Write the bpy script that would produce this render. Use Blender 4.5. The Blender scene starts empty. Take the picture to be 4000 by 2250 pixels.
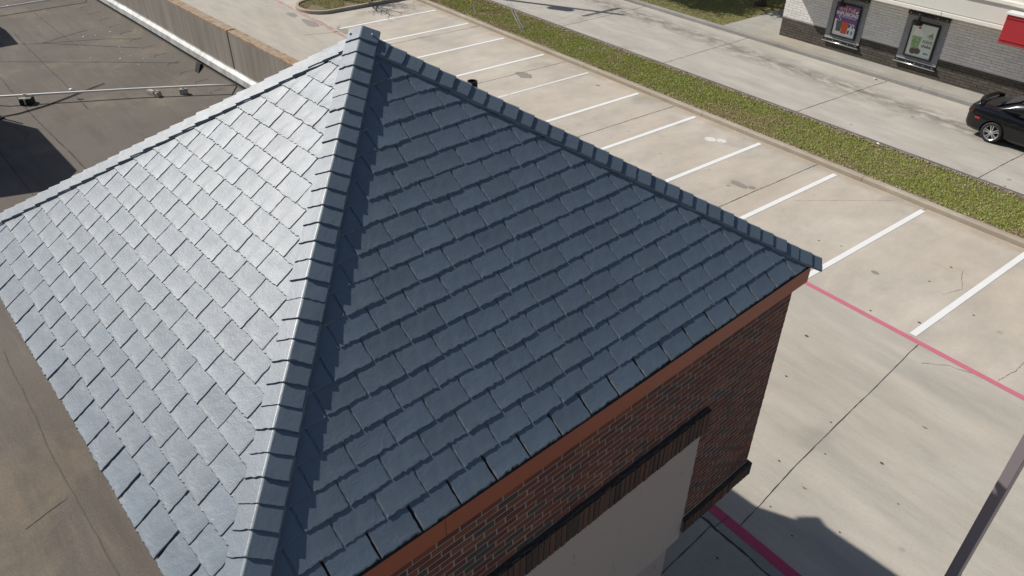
import bpy, bmesh, math, random
import numpy as np
from mathutils import Vector, Matrix
R = math.radians
random.seed(7); rng = np.random.default_rng(7)
SC = bpy.context.scene
COL = SC.collection

# ------------------------------------------------------------------ camera, sky, sun, exposure
cam = bpy.data.cameras.new('camera'); camo = bpy.data.objects.new('camera', cam); COL.objects.link(camo)
camo.location = (35.0064937, -14.6909545, 10.2707142)
camo.rotation_euler = (0.956757592, -0.00755470155, 0.914340789)
cam.sensor_width = 36.0; cam.lens = 26.7385; cam.clip_end = 2000
SC.camera = camo
TH = 0.0737320316                                    # the building is turned this much against the car park
CX, CY, ZE = 31.89268, -8.43518, 6.21035             # eave corner of the tower
US = (-.974, -.43)                                   # towards the sun, along the building's axes, per metre of height
sx = US[0]*math.cos(TH) - US[1]*math.sin(TH); sy = US[0]*math.sin(TH) + US[1]*math.cos(TH)
SUN = Vector((sx, sy, 1.0)).normalized()
w = bpy.data.worlds.new('World'); SC.world = w; w.use_nodes = True
nt = w.node_tree; nt.nodes.clear()
sky = nt.nodes.new('ShaderNodeTexSky'); sky.sky_type = 'NISHITA'; sky.sun_disc = False
sky.sun_elevation = math.asin(SUN.z); sky.sun_rotation = math.atan2(SUN.x, SUN.y)
sky.altitude = 100; sky.air_density = 1.0; sky.dust_density = 1.5; sky.ozone_density = 1.0
bg = nt.nodes.new('ShaderNodeBackground'); bg.inputs[1].default_value = 0.068
wo = nt.nodes.new('ShaderNodeOutputWorld')
nt.links.new(sky.outputs[0], bg.inputs[0]); nt.links.new(bg.outputs[0], wo.inputs[0])
sl = bpy.data.lights.new('sun', 'SUN'); sl.energy = 4.7; sl.angle = R(0.55); sl.color = (1.0, 0.955, 0.88)
so = bpy.data.objects.new('sun', sl); COL.objects.link(so)
so.rotation_euler = SUN.to_track_quat('Z', 'Y').to_euler(); so.location = (0, 0, 60)
SC.view_settings.view_transform = 'Standard'; SC.view_settings.look = 'None'
SC.view_settings.exposure = 0.0; SC.view_settings.gamma = 1.0

# ------------------------------------------------------------------ material helpers
class NT:
    def __init__(s, name):
        m = bpy.data.materials.new(name); m.use_nodes = True; s.m = m; s.t = m.node_tree
        s.b = s.t.nodes['Principled BSDF']; s.co = s.t.nodes.new('ShaderNodeTexCoord')
        s.pos = s.co.outputs['Object']
    def n(s, typ, **kw):
        x = s.t.nodes.new('ShaderNode' + typ)
        for k, v in kw.items(): setattr(x, k, v)
        return x
    def lk(s, a, b): s.t.links.new(a, b)
    def val(s, sock, v):
        if hasattr(v, 'is_linked') or hasattr(v, 'links'): s.lk(v, sock)
        else: sock.default_value = v
    def map(s, scale=(1, 1, 1), loc=(0, 0, 0), rot=(0, 0, 0), src=None):
        x = s.n('Mapping'); x.inputs['Scale'].default_value = scale; x.inputs['Location'].default_value = loc
        x.inputs['Rotation'].default_value = rot; s.lk(src or s.pos, x.inputs['Vector']); return x.outputs[0]
    def noise(s, scale, detail=4, rough=.55, vec=None, dist=0.0):
        x = s.n('TexNoise'); x.inputs['Scale'].default_value = scale; x.inputs['Detail'].default_value = detail
        x.inputs['Roughness'].default_value = rough; x.inputs['Distortion'].default_value = dist
        s.lk(vec or s.pos, x.inputs['Vector']); return x.outputs['Fac']
    def vor(s, scale, vec=None, feat='F1', rnd=1.0):
        x = s.n('TexVoronoi'); x.feature = feat; x.inputs['Scale'].default_value = scale
        x.inputs['Randomness'].default_value = rnd
        s.lk(vec or s.pos, x.inputs['Vector']); return x.outputs['Distance']
    def ramp(s, f, stops):
        x = s.n('ValToRGB'); e = x.color_ramp.elements
        while len(e) < len(stops): e.new(.5)
        for q, (p, c) in zip(e, stops):
            q.position = p; q.color = (c, c, c, 1) if isinstance(c, (int, float)) else (*c, 1)
        s.lk(f, x.inputs[0]); return x.outputs[0]
    def mix(s, a, b, f, mode='MIX'):
        x = s.n('Mix', data_type='RGBA', blend_type=mode); x.clamp_factor = True
        s.val(x.inputs[0], f)
        for sock, v in ((x.inputs[6], a), (x.inputs[7], b)):
            if isinstance(v, tuple): sock.default_value = (*v, 1)
            else: s.lk(v, sock)
        return x.outputs[2]
    def mth(s, op, a, b=0.0, c=None):
        x = s.n('Math', operation=op); s.val(x.inputs[0], a); s.val(x.inputs[1], b)
        if c is not None: s.val(x.inputs[2], c)
        return x.outputs[0]
    def sep(s, v=None):
        x = s.n('SeparateXYZ'); s.lk(v or s.pos, x.inputs[0]); return x.outputs
    def attr(s, name):
        x = s.n('Attribute'); x.attribute_name = name; return x
    def bump(s, h, strength=.3, dist=.01, prev=None):
        x = s.n('Bump'); x.inputs['Strength'].default_value = strength; x.inputs['Distance'].default_value = dist
        s.lk(h, x.inputs['Height'])
        if prev: s.lk(prev, x.inputs['Normal'])
        return x.outputs[0]
    def out(s, col, rough=.8, nrm=None, metal=0.0, spec=.5):
        if isinstance(col, tuple): s.b.inputs['Base Color'].default_value = (*col, 1)
        else: s.lk(col, s.b.inputs['Base Color'])
        s.val(s.b.inputs['Roughness'], rough); s.b.inputs['Metallic'].default_value = metal
        s.b.inputs['Specular IOR Level'].default_value = spec
        if nrm: s.lk(nrm, s.b.inputs['Normal'])
        return s.m

def plain(name, col, rough=.6, metal=0.0, spec=.5, var=.12, scale=9.0, bump=0.0):
    t = NT(name); f = t.noise(scale, 5, .6)
    c = t.mix(tuple(x*(1-var) for x in col), tuple(min(1, x*(1+var)) for x in col), f)
    return t.out(c, rough, t.bump(t.noise(scale*6, 4), bump, .004) if bump else None, metal, spec)

def concrete(name, col, streak=(1, 1, 1), warm=(.36, .30, .22), stain=.5, oil=None, gutter=None, grey=(.30, .29, .27)):
    t = NT(name)
    big = t.noise(.22, 5, .6); mid = t.noise(1.0, 6, .65, t.map(streak)); fine = t.noise(38, 4, .7)
    c = t.mix(tuple(x*.80 for x in col), tuple(x*1.12 for x in col), t.ramp(mid, [(.3, 0), (.7, 1)]))
    c = t.mix(c, warm, t.mth('MULTIPLY', t.ramp(big, [(.45, 0), (.75, 1)]), stain))
    c = t.mix(c, grey, t.mth('MULTIPLY', t.ramp(t.noise(.6, 6, .7, t.map(streak, (3, 7, 0))), [(.52, 0), (.78, 1)]), .55))
    c = t.mix(c, (.62, .60, .56), t.mth('MULTIPLY', t.ramp(fine, [(.52, 0), (.8, 1)]), .30))
    c = t.mix(c, (.16, .15, .13), t.mth('MULTIPLY', t.ramp(t.noise(60, 3, .6, t.map((1, 1, 1), (5, 1, 0))), [(.56, 0), (.8, 1)]), .55))
    c = t.mix(c, tuple(x*.70 for x in col), t.mth('MULTIPLY', t.ramp(t.noise(17, 4, .75, t.map((1, 1, 1), (2, 6, 0))), [(.5, 0), (.78, 1)]), .40))
    # small oil drips
    vd = t.vor(.75, t.map((1, 1, 0.01), (.3, .8, 0)))
    sp = t.mth('MULTIPLY', t.ramp(vd, [(.035, 1), (.06, 0)]), t.ramp(t.noise(1.3, 2), [(.45, 0), (.55, 1)]))
    c = t.mix(c, (.06, .055, .05), t.mth('MULTIPLY', sp, .45))
    # wide soft grease marks
    vd2 = t.noise(.55, 3, .5, t.map((1, 1, 1), (9, 3, 0)))
    c = t.mix(c, (.20, .185, .165), t.mth('MULTIPLY', t.ramp(vd2, [(.62, 0), (.78, 1)]), .45))
    if gutter:
        X = t.sep(); d = t.mth('ADD', t.mth('SUBTRACT', gutter, X[1]), t.mth('MULTIPLY', t.mth('SUBTRACT', t.noise(1.1, 6, .7), .5), 1.1))
        c = t.mix(c, (.30, .215, .125), t.mth('MULTIPLY', t.ramp(d, [(.02, 1), (.40, 0)]), .38))
    if oil:
        y0, wdt, x0 = oil; X = t.sep()
        yy = t.mth('ADD', X[1], t.mth('MULTIPLY', t.mth('SUBTRACT', X[0], x0), .045))
        d = t.mth('ABSOLUTE', t.mth('SUBTRACT', yy, y0))
        m = t.ramp(d, [(0.0, 1), (wdt, 0)])
        m = t.mth('MULTIPLY', m, t.ramp(t.noise(1.9, 6, .7, t.map((.6, 1.4, 1))), [(.40, 0), (.56, 1)]))
        m = t.mth('MULTIPLY', m, t.ramp(X[0], [(0.0, 0), (.001, 1)]))
        c = t.mix(c, (.10, .088, .075), t.mth('MULTIPLY', m, .68))
    h = t.mth('ADD', t.mth('MULTIPLY', t.noise(150, 3, .7), .6), mid)
    return t.out(c, .88, t.bump(h, .22, .01), 0, .3)

M = {}
M['lot'] = concrete('lot_concrete', (.505, .455, .388), (.9, .5, 1), (.48, .395, .30), .55, gutter=5.7)
M['lane'] = concrete('lane_concrete', (.45, .412, .355), (.35, 1.5, 1), (.45, .40, .32), .5)
M['drive'] = concrete('drive_concrete', (.45, .42, .375), (.4, 1.2, 1), (.45, .40, .33), .4, oil=(12.85, 1.1, 11.7))
M['walk'] = concrete('walk_concrete', (.36, .345, .31), (1, 1, 1), (.42, .34, .22), .7)
M['kerb'] = concrete('kerb_concrete', (.40, .35, .28), (1.2, 1.2, 1), (.30, .24, .16), .9)
M['kerb_old'] = concrete('old_kerb_concrete', (.125, .118, .105), (1.2, 1.2, 1), (.10, .09, .075), .8)
M['kerb_grey'] = concrete('grey_kerb_concrete', (.30, .29, .27), (1.2, 1.2, 1), (.22, .2, .17), .8)
M['joint'] = plain('joint_filler', (.05, .045, .04), .9)
M['crack'] = plain('crack_line', (.10, .09, .075), .9)
M['dirt'] = plain('mulch_soil', (.17, .135, .075), .95, var=.5, scale=14, bump=.6)
M['black'] = plain('black_paint', (.012, .012, .016), .38)
M['rubber'] = plain('black_rubber', (.018, .018, .019), .75)
M['galv'] = plain('galvanised_steel', (.62, .63, .63), .38, .35, .6, .1)
M['white'] = plain('white_enamel', (.78, .77, .74), .45, var=.06, scale=3)
M['bark'] = plain('tree_bark', (.075, .06, .05), .9, var=.4, scale=16, bump=.6)
M['wood'] = plain('pole_timber', (.12, .09, .065), .85, var=.3, scale=12)
M['post'] = plain('post_paint', (.33, .275, .29), .5, var=.05, scale=2)
M['terracotta'] = plain('terracotta_paint', (.33, .085, .040), .55, var=.08, scale=2.5, bump=.08)
M['hvac'] = plain('unit_casing', (.4, .4, .38), .5)
M['rust'] = plain('rust', (.2, .09, .04), .9, var=.4)

def paint(name, col, wear, scale=5.0, under=(.40, .36, .30), edge=.55):
    t = NT(name); f = t.noise(scale, 8, .72); f2 = t.noise(55, 4, .7)
    m = t.ramp(t.mth('ADD', t.mth('MULTIPLY', f, .7), t.mth('MULTIPLY', f2, .3)), [(wear-.03, 1), (wear+.05, 0)])
    c = t.mix(tuple(x*.9 for x in col), col, t.noise(1.2, 4))
    return t.out(t.mix(c, under, m), .65, t.bump(f2, .15, .006), 0, .4)
M['stripe'] = paint('white_road_paint', (.80, .80, .79), .335)
M['stripe_old'] = paint('worn_white_paint', (.72, .71, .68), .41)
M['red'] = paint('red_road_paint', (.56, .165, .23), .35)
M['red_old'] = paint('worn_red_paint', (.50, .17, .17), .51)
M['red_kerb'] = paint('red_kerb_paint', (.50, .06, .125), .36, under=(.3, .22, .2))
M['yellow_old'] = paint('worn_yellow_paint', (.60, .47, .17), .545)

# slate: polymer slate with a soft sheen
def slate(name, col, spec, rough):
    t = NT(name); a = t.attr('tint').outputs['Fac']
    c = t.mix(tuple(x*.90 for x in col), tuple(x*1.12 for x in col), a)
    c = t.mix(c, tuple(x*1.25 for x in col), t.mth('MULTIPLY', t.ramp(t.noise(7, 6, .65, dist=.6), [(.45, 0), (.8, 1)]), .4))
    uv = t.n('UVMap'); uv.uv_map = 'UVMap'
    cm = t.n('Combine' + 'XYZ'); su = t.sep(uv.outputs[0])
    t.lk(su[0], cm.inputs[0]); t.lk(su[1], cm.inputs[1]); t.lk(t.mth('MULTIPLY', t.mth('FLOOR', t.mth('MULTIPLY', a, 5)), 3.7), cm.inputs[2])
    n0 = t.noise(4.2, 2, .5, cm.outputs[0], .4)                      # the moulded swell of each slate
    n1 = t.noise(16, 4, .6, cm.outputs[0], 1.0)
    n2 = t.noise(60, 5, .65, t.map((1, 1, 1.6)), .7)
    dx = t.mth('MAXIMUM', t.mth('SUBTRACT', .15, su[0]), 0.0); dy = t.mth('MAXIMUM', t.mth('SUBTRACT', .10, su[1]), 0.0)
    sw = t.mth('SUBTRACT', t.mth('MULTIPLY', t.mth('MULTIPLY', dy, dy), 13.0), t.mth('MULTIPLY', t.mth('MULTIPLY', dx, dx), 13.0))
    sw = t.mth('MULTIPLY', sw, t.mth('ADD', .3, t.mth('MULTIPLY', n0, 1.5)))
    nrm = t.bump(t.mth('ADD', sw, t.mth('MULTIPLY', n0, .35)), .72, .026); nrm = t.bump(n1, .30, .007, nrm); nrm = t.bump(n2, .28, .004, nrm)
    rg = t.mth('ADD', rough-.05, t.mth('MULTIPLY', t.noise(6, 4), .10))
    return t.out(c, rg, nrm, 0, spec)
M['slate'] = slate('blue_grey_slate', (.101, .134, .174), .85, .52)
M['slate_edge'] = plain('chipped_slate_edge', (.14, .16, .18), .95, 0, .15, .6, 22)
M['slate_highlight'] = slate('highlight_slate_ridge', (.26, .30, .31), .8, .42)  # paler slate for the hip ridges, their sun highlight put into the colour
M['underlay'] = plain('black_underlay', (.014, .016, .02), .8)

# felt roof
def felt():
    t = NT('roof_felt'); X = t.map((1, 1, 1))
    c = t.mix((.112, .098, .084), (.158, .139, .120), t.ramp(t.noise(.45, 6, .62), [(.3, 0), (.72, 1)]))
    c = t.mix(c, (.255, .205, .145), t.mth('MULTIPLY', t.ramp(t.noise(.62, 7, .66, t.map((1, 1, 1), (4.3, 2.2, 0)), .25), [(.53, 0), (.76, 1)]), .8))
    c = t.mix(c, (.10, .078, .066), t.mth('MULTIPLY', t.ramp(t.noise(.4, 4, .6, t.map((1, 1, 1), (1.3, 7.2, 0))), [(.55, 0), (.75, 1)]), .6))
    c = t.mix(c, (.30, .28, .25), t.mth('MULTIPLY', t.ramp(t.noise(110, 3, .7), [(.55, 0), (.8, 1)]), .35))
    c = t.mix(c, (.055, .05, .045), t.mth('MULTIPLY', t.ramp(t.noise(140, 3, .7, t.map((1, 1, 1), (2, 2, 0))), [(.55, 0), (.8, 1)]), .5))
    c = t.mix(c, (.26, .23, .20), t.mth('MULTIPLY', t.ramp(t.noise(42, 3, .7, t.map((1, 1, 1), (6, 1, 0))), [(.5, 0), (.75, 1)]), .32))
    c = t.mix(c, (.07, .06, .052), t.mth('MULTIPLY', t.ramp(t.noise(46, 3, .7, t.map((1, 1, 1), (2, 9, 0))), [(.5, 0), (.75, 1)]), .42))
    c = t.mix(c, (.085, .073, .062), t.mth('MULTIPLY', t.ramp(t.noise(1.0, 6, .65, t.map((.55, 4.5, 1), (3, 1, 0), (0, 0, .9))), [(.52, 0), (.72, 1)]), .45))
    c = t.mix(c, (.215, .185, .155), t.mth('MULTIPLY', t.ramp(t.noise(1.4, 6, .65, t.map((.5, 4.0, 1), (8, 4, 0), (0, 0, .9))), [(.55, 0), (.75, 1)]), .4))
    h = t.mth('ADD', t.noise(1.7, 4, .6), t.mth('MULTIPLY', t.noise(160, 3), .25))
    return t.out(c, .9, t.bump(h, .35, .02), 0, .3)
M['felt'] = felt()
M['felt_crease'] = plain('felt_crease', (.10, .087, .075), .9, var=.3, scale=20)
M['felt_seam'] = plain('felt_seam', (.055, .048, .042), .9, var=.3, scale=20)

def panel():
    t = NT('tilt_panel_concrete'); X = t.sep()
    st = t.noise(2.2, 7, .7, t.map((2.2, 2.2, .16)))
    c = t.mix((.215, .19, .16), (.37, .335, .29), t.ramp(st, [(.3, 0), (.7, 1)]))
    c = t.mix(c, (.11, .10, .09), t.mth('MULTIPLY', t.ramp(t.noise(7, 6, .7, t.map((2, 2, .1))), [(.55, 0), (.8, 1)]), .6))
    up = t.ramp(t.mth('ADD', t.mth('SUBTRACT', X[2], 4.86), t.mth('MULTIPLY', t.mth('SUBTRACT', t.noise(5, 5, .7), .5), .32)), [(.80, 0), (.87, 1)])
    c = t.mix(c, t.mix((.36, .30, .22), (.30, .135, .05), t.ramp(t.noise(6, 7, .75, dist=1), [(.46, 0), (.6, 1)])), up)
    return t.out(c, .9, t.bump(t.noise(40, 5), .2, .01), 0, .25)
M['panel'] = panel()
def flashm():
    t = NT('white_metal_flashing')
    c = t.mix((.33, .33, .32), (.55, .56, .55), t.ramp(t.noise(2.5, 6, .7, t.map((1.5, 1, 1))), [(.35, 0), (.6, 1)]))
    c = t.mix(c, (.22, .21, .19), t.mth('MULTIPLY', t.ramp(t.noise(9, 6, .7), [(.58, 0), (.75, 1)]), .6))
    return t.out(c, .5, None, .1, .5)
M['flash'] = flashm()

def brickm(name, cols, dark, mortar_bump=True):
    t = NT(name); a = t.attr('tint').outputs['Fac']
    c = t.ramp(a, cols)
    c = t.mix(c, dark, t.mth('MULTIPLY', t.ramp(t.noise(14, 6, .7), [(.5, 0), (.75, 1)]), .55))
    c = t.mix(c, dark, t.mth('MULTIPLY', t.ramp(t.noise(1.1, 5, .6), [(.52, 0), (.75, 1)]), .5))
    return t.out(c, .85, t.bump(t.noise(90, 5, .7), .35, .006), 0, .3)
M['brick'] = brickm('red_brick', [(0, (.108, .039, .033)), (.3, (.136, .046, .036)), (.6, (.170, .056, .038)), (.84, (.21, .078, .044)), (.86, (.072, .060, .054)), (1, (.062, .055, .051))], (.06, .033, .03))
M['brick_dark'] = brickm('dark_brick', [(0, (.075, .05, .042)), (.5, (.10, .060, .046)), (.8, (.14, .068, .045)), (1, (.05, .042, .037))], (.03, .026, .024))
M['mortar'] = plain('mortar', (.29, .255, .22), .95, var=.25, scale=8, bump=.3)
M['mortar_dirty'] = plain('stained_mortar', (.15, .135, .115), .95, var=.4, scale=12, bump=.3)
M['moss'] = plain('dirty_ledge', (.066, .056, .049), .95, var=.5, scale=30, bump=.6)
def stuccom():
    t = NT('beige_stucco')
    c = t.mix((.40, .335, .30), (.46, .39, .355), t.noise(.8, 4))
    c = t.mix(c, (.10, .085, .075), t.mth('MULTIPLY', t.ramp(t.noise(3.4, 7, .75, t.map((2, 2, .8))), [(.63, 0), (.70, 1)]), .7))
    return t.out(c, .9, t.bump(t.noise(70, 5), .2, .006), 0, .25)
M['stucco'] = stuccom()
M['pbrick_w'] = brickm('white_painted_brick', [(0, (.68, .665, .64)), (.5, (.73, .715, .69)), (1, (.76, .745, .72))], (.50, .48, .44))
M['pbrick_d'] = brickm('charcoal_painted_brick', [(0, (.078, .07, .058)), (.5, (.092, .082, .068)), (1, (.11, .098, .082))], (.055, .05, .043))
M['pmortar_w'] = plain('white_painted_mortar', (.52, .505, .48), .9)
M['pmortar_d'] = plain('charcoal_painted_mortar', (.03, .028, .024), .9)
M['fascia_w'] = plain('cream_render', (.66, .645, .59), .7, var=.07, scale=1.6)
M['trim_w'] = plain('cream_trim', (.74, .72, .65), .6, var=.05)
M['canopy_red'] = plain('red_metal', (.41, .028, .036), .4, var=.07, scale=2)
def corrm():
    t = NT('corrugated_zinc'); return t.out(t.mix((.20, .205, .21), (.33, .335, .34), t.noise(6, 5)), .35, None, .55, .5)
M['corr'] = corrm()
M['chrome'] = plain('bright_steel', (.75, .75, .75), .22, .9)

# ------------------------------------------------------------------ mesh helpers
class MB:
    def __init__(s): s.v = []; s.f = []; s.m = []; s.t = []; s.uv = {}
    def add(s, vs, fs, mi=0, tint=.5):
        o = len(s.v) if len(vs) else 0; s.v += [tuple(x) for x in vs]
        for f in fs: s.f.append(tuple(i+o for i in f)); s.m.append(mi); s.t.append(tint)
        return s
    def box(s, x0, x1, y0, y1, z0, z1, mi=0, tint=.5):
        return s.add([(x0, y0, z0), (x1, y0, z0), (x1, y1, z0), (x0, y1, z0), (x0, y0, z1), (x1, y0, z1), (x1, y1, z1), (x0, y1, z1)],
                     [(0, 3, 2, 1), (4, 5, 6, 7), (0, 1, 5, 4), (1, 2, 6, 5), (2, 3, 7, 6), (3, 0, 4, 7)], mi, tint)
    def prism(s, poly, z0, z1, mi=0, ax=2):
        n = len(poly)
        def p(a, b, z): return (a, b, z) if ax == 2 else ((a, z, b) if ax == 1 else (z, a, b))
        vs = [p(a, b, z0) for a, b in poly] + [p(a, b, z1) for a, b in poly]
        fs = [tuple(range(n-1, -1, -1)), tuple(range(n, 2*n))] + [(i, (i+1) % n, n+(i+1) % n, n+i) for i in range(n)]
        return s.add(vs, fs, mi)
    def tube(s, pts, r, n=10, mi=0, caps=True):
        pts = [Vector(p) for p in pts]; rs = r if isinstance(r, (list, tuple)) else [r]*len(pts)
        up = None; rings = []
        for i, p in enumerate(pts):
            d = (pts[min(i+1, len(pts)-1)] - pts[max(i-1, 0)]).normalized()
            if up is None: up = Vector((0, 0, 1)) if abs(d.z) < .9 else Vector((1, 0, 0))
            a = d.cross(up).normalized(); b = a.cross(d).normalized(); up = b
            rings.append([p + a*rs[i]*math.cos(2*math.pi*k/n) + b*rs[i]*math.sin(2*math.pi*k/n) for k in range(n)])
        vs = [q for r_ in rings for q in r_]; fs = []
        for i in range(len(rings)-1):
            for k in range(n): fs.append((i*n+k, i*n+(k+1) % n, (i+1)*n+(k+1) % n, (i+1)*n+k))
        if caps: fs += [tuple(range(n-1, -1, -1)), tuple(range((len(rings)-1)*n, len(rings)*n))]
        return s.add(vs, fs, mi)
    def lathe(s, prof, c=(0, 0, 0), n=20, axis='z', mi=0):
        vs = []; fs = []
        for r, h in prof:
            for k in range(n):
                a = 2*math.pi*k/n; x, y = r*math.cos(a), r*math.sin(a)
                q = {'z': (x, y, h), 'y': (x, h, y), 'x': (h, x, y)}[axis]
                vs.append((q[0]+c[0], q[1]+c[1], q[2]+c[2]))
        for i in range(len(prof)-1):
            for k in range(n): fs.append((i*n+k, i*n+(k+1) % n, (i+1)*n+(k+1) % n, (i+1)*n+k))
        return s.add(vs, fs, mi)

ORG = {}
def mesh_of(name, mb, mats, org=(0, 0, 0), smooth=False, recalc=True):
    me = bpy.data.meshes.new(name)
    v = np.array(mb.v, dtype=float) - np.array(org)
    me.from_pydata(v.tolist(), [], mb.f)
    for m in (mats if isinstance(mats, list) else [mats]): me.materials.append(m)
    me.polygons.foreach_set('material_index', mb.m)
    if mb.uv:
        ul = me.uv_layers.new(name='UVMap'); li = np.zeros(len(me.loops), dtype=np.int32); me.loops.foreach_get('vertex_index', li)
        U_ = np.zeros((len(mb.v), 2)); 
        for k, q in mb.uv.items(): U_[k] = q
        ul.data.foreach_set('uv', U_[li].ravel())
    at = me.attributes.new('tint', 'FLOAT', 'FACE'); at.data.foreach_set('value', mb.t)
    if recalc:
        bm = bmesh.new(); bm.from_mesh(me); bmesh.ops.recalc_face_normals(bm, faces=bm.faces); bm.to_mesh(me); bm.free()
    if smooth: me.polygons.foreach_set('use_smooth', [True]*len(me.polygons))
    me.update(); return me
def tag(o, label=None, cat=None, group=None, kind=None):
    if label: o['label'] = label
    if cat: o['category'] = cat
    if group: o['group'] = group
    if kind: o['kind'] = kind
    return o
def world(org, frame):
    if frame == 'W': return Vector(org), 0.0
    c, s = math.cos(TH), math.sin(TH)
    return Vector((CX + org[0]*c - org[1]*s, CY + org[0]*s + org[1]*c, org[2])), TH
def thing(name, label, cat, org=(0, 0, 0), frame='W', group=None):
    o = bpy.data.objects.new(name, None); COL.objects.link(o); o.empty_display_size = .3
    o.location, o.rotation_euler.z = world(org, frame); ORG[o.name] = org
    return tag(o, label, cat, group)
def part(name, mb, mats, parent, smooth=False, bevel=0, label=None, kind=None):
    root = parent
    while root.parent: root = root.parent
    me = mesh_of(name, mb, mats, ORG[root.name], smooth)
    o = bpy.data.objects.new(name, me); COL.objects.link(o); o.parent = parent
    if bevel: addbevel(o, bevel)
    return tag(o, label, kind=kind)
def solo(name, mb, mats, label=None, cat=None, org=(0, 0, 0), frame='W', group=None, kind=None, smooth=False, bevel=0):
    me = mesh_of(name, mb, mats, org, smooth); o = bpy.data.objects.new(name, me); COL.objects.link(o)
    o.location, o.rotation_euler.z = world(org, frame); ORG[o.name] = org
    if bevel: addbevel(o, bevel)
    return tag(o, label, cat, group, kind)
def addbevel(o, wd, seg=2):
    b = o.modifiers.new('bevel', 'BEVEL'); b.width = wd; b.segments = seg; b.limit_method = 'ANGLE'; b.angle_limit = R(40)
def ribbon(mb, pts, wd, z, jit=0.0, step=.12, mi=0):
    P = []
    for (a, b) in zip(pts[:-1], pts[1:]):
        n = max(1, int(math.dist(a, b)/step))
        for i in range(n): P.append((a[0]+(b[0]-a[0])*i/n, a[1]+(b[1]-a[1])*i/n))
    P.append(pts[-1]); off = 0; vs = []
    for i, p in enumerate(P):
        q = P[min(i+1, len(P)-1)]; r = P[max(i-1, 0)]
        d = Vector((q[0]-r[0], q[1]-r[1])).normalized(); nn = Vector((-d.y, d.x))
        off = off*.85 + random.gauss(0, 1)*jit; h = wd*.5*(1 if jit == 0 else random.uniform(.5, 1.3))
        vs += [(p[0]+nn.x*(off+h), p[1]+nn.y*(off+h), z), (p[0]+nn.x*(off-h), p[1]+nn.y*(off-h), z)]
    return mb.add(vs, [(2*i+1, 2*i+3, 2*i+2, 2*i) for i in range(len(P)-1)], mi)

# ------------------------------------------------------------------ ground, car park, kerbs, lawns
solo('ground', MB().box(-150, 150, -120, 160, -.6, -.10), M['walk'], kind='structure')
lot = solo('parking_lot', MB().box(-60, 70, 0, 5.78, -.09, 0), M['lot'], kind='structure')
lane = solo('fire_lane', MB().box(-60, 70, -6.94, -.0, -.09, -.0005), M['lane'], kind='structure')
drive = solo('drive_road', MB().box(-60, 70, 8.6, 14.27, -.09, 0), M['drive'], kind='structure')
j = MB()
for x in (-6.2, -.3, 6.0, 12.1, 17.98, 23.85, 33.6): ribbon(j, [(x+random.uniform(-.05, .1), .1), (x+.1, 5.76)], .022, .004, .006)
ribbon(j, [(30.385, -.1), (30.55, -2.0), (30.84, -5.1), (31.08, -6.94)], .015, .004, .003)
ribbon(j, [(21.0, -6.9), (20.6, 0)], .015, .004, .003); ribbon(j, [(27.46, .1), (27.40, 5.76)], .014, .004, .006)
part('expansion_joint', j, M['joint'], lot)
c = MB()
ribbon(c, [(26.6, 5.5), (25.4, 3.9), (24.9, 3.2)], .006, .005, .008, .06)
ribbon(c, [(30.74, -.62), (31.1, -.25), (31.5, -.1), (31.55, .05)], .007, .005, .01, .06)
ribbon(c, [(29.55, 3.5), (29.9, 2.7), (29.75, 2.1)], .006, .005, .01, .06)
ribbon(c, [(32.0, 1.3), (32.05, .7), (31.95, .1)], .007, .005, .01, .06)
ribbon(c, [(2.6, .2), (1.2, .25), (-.6, .05)], .03, .005, .01, .1)
part('crack', c, M['crack'], lot)
j = MB()
for x, x2 in ((-4.6, -4.5), (2.0, 2.05), (8.37, 8.29), (14.67, 14.58), (21.0, 21.25), (27.37, 27.46), (33.8, 33.9)): ribbon(j, [(x, 8.6), (x2, 14.27)], .024, .004, .004)
part('expansion_joint', j, M['joint'], drive)
def kerbline(name, y0, y1, mat, z=.15, x0=-60, x1=70, cuts=6.1, dark=None):
    m = MB(); x = x0
    r = .035
    while x < x1:
        xe = min(x+cuts, x1) - .012
        m.prism([(y0+r*.3, -.08), (y1, -.08), (y1, z), (y0+r+.03, z), (y0+.03, z-.012), (y0+.012, z-r)], x, xe, 0, 0)
        x += cuts
    return solo(name, m, mat, kind='structure')
kerbline('lot_kerb', 5.78, 5.96, M['kerb'])
m = MB()
x = -60
while x < 70: m.box(x, x+6.33, 8.42, 8.6, -.09, .115); x += 6.35
solo('drive_kerb', m, M['kerb_old'], kind='structure', bevel=.02)
kerbline('walk_kerb', 14.27, 14.46, M['kerb_grey'], .16, cuts=6.35)
solo('restaurant_walk', MB().box(13.0, 70, 14.46, 60, -.09, .155), M['walk'], kind='structure')
solo('lawn_soil', MB().box(-60, 12.985, 14.46, 60, -.09, .14), M['dirt'], kind='structure')
solo('verge_soil', MB().box(-60, 70, 5.96, 8.42, -.09, .085), M['dirt'], kind='structure')
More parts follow.
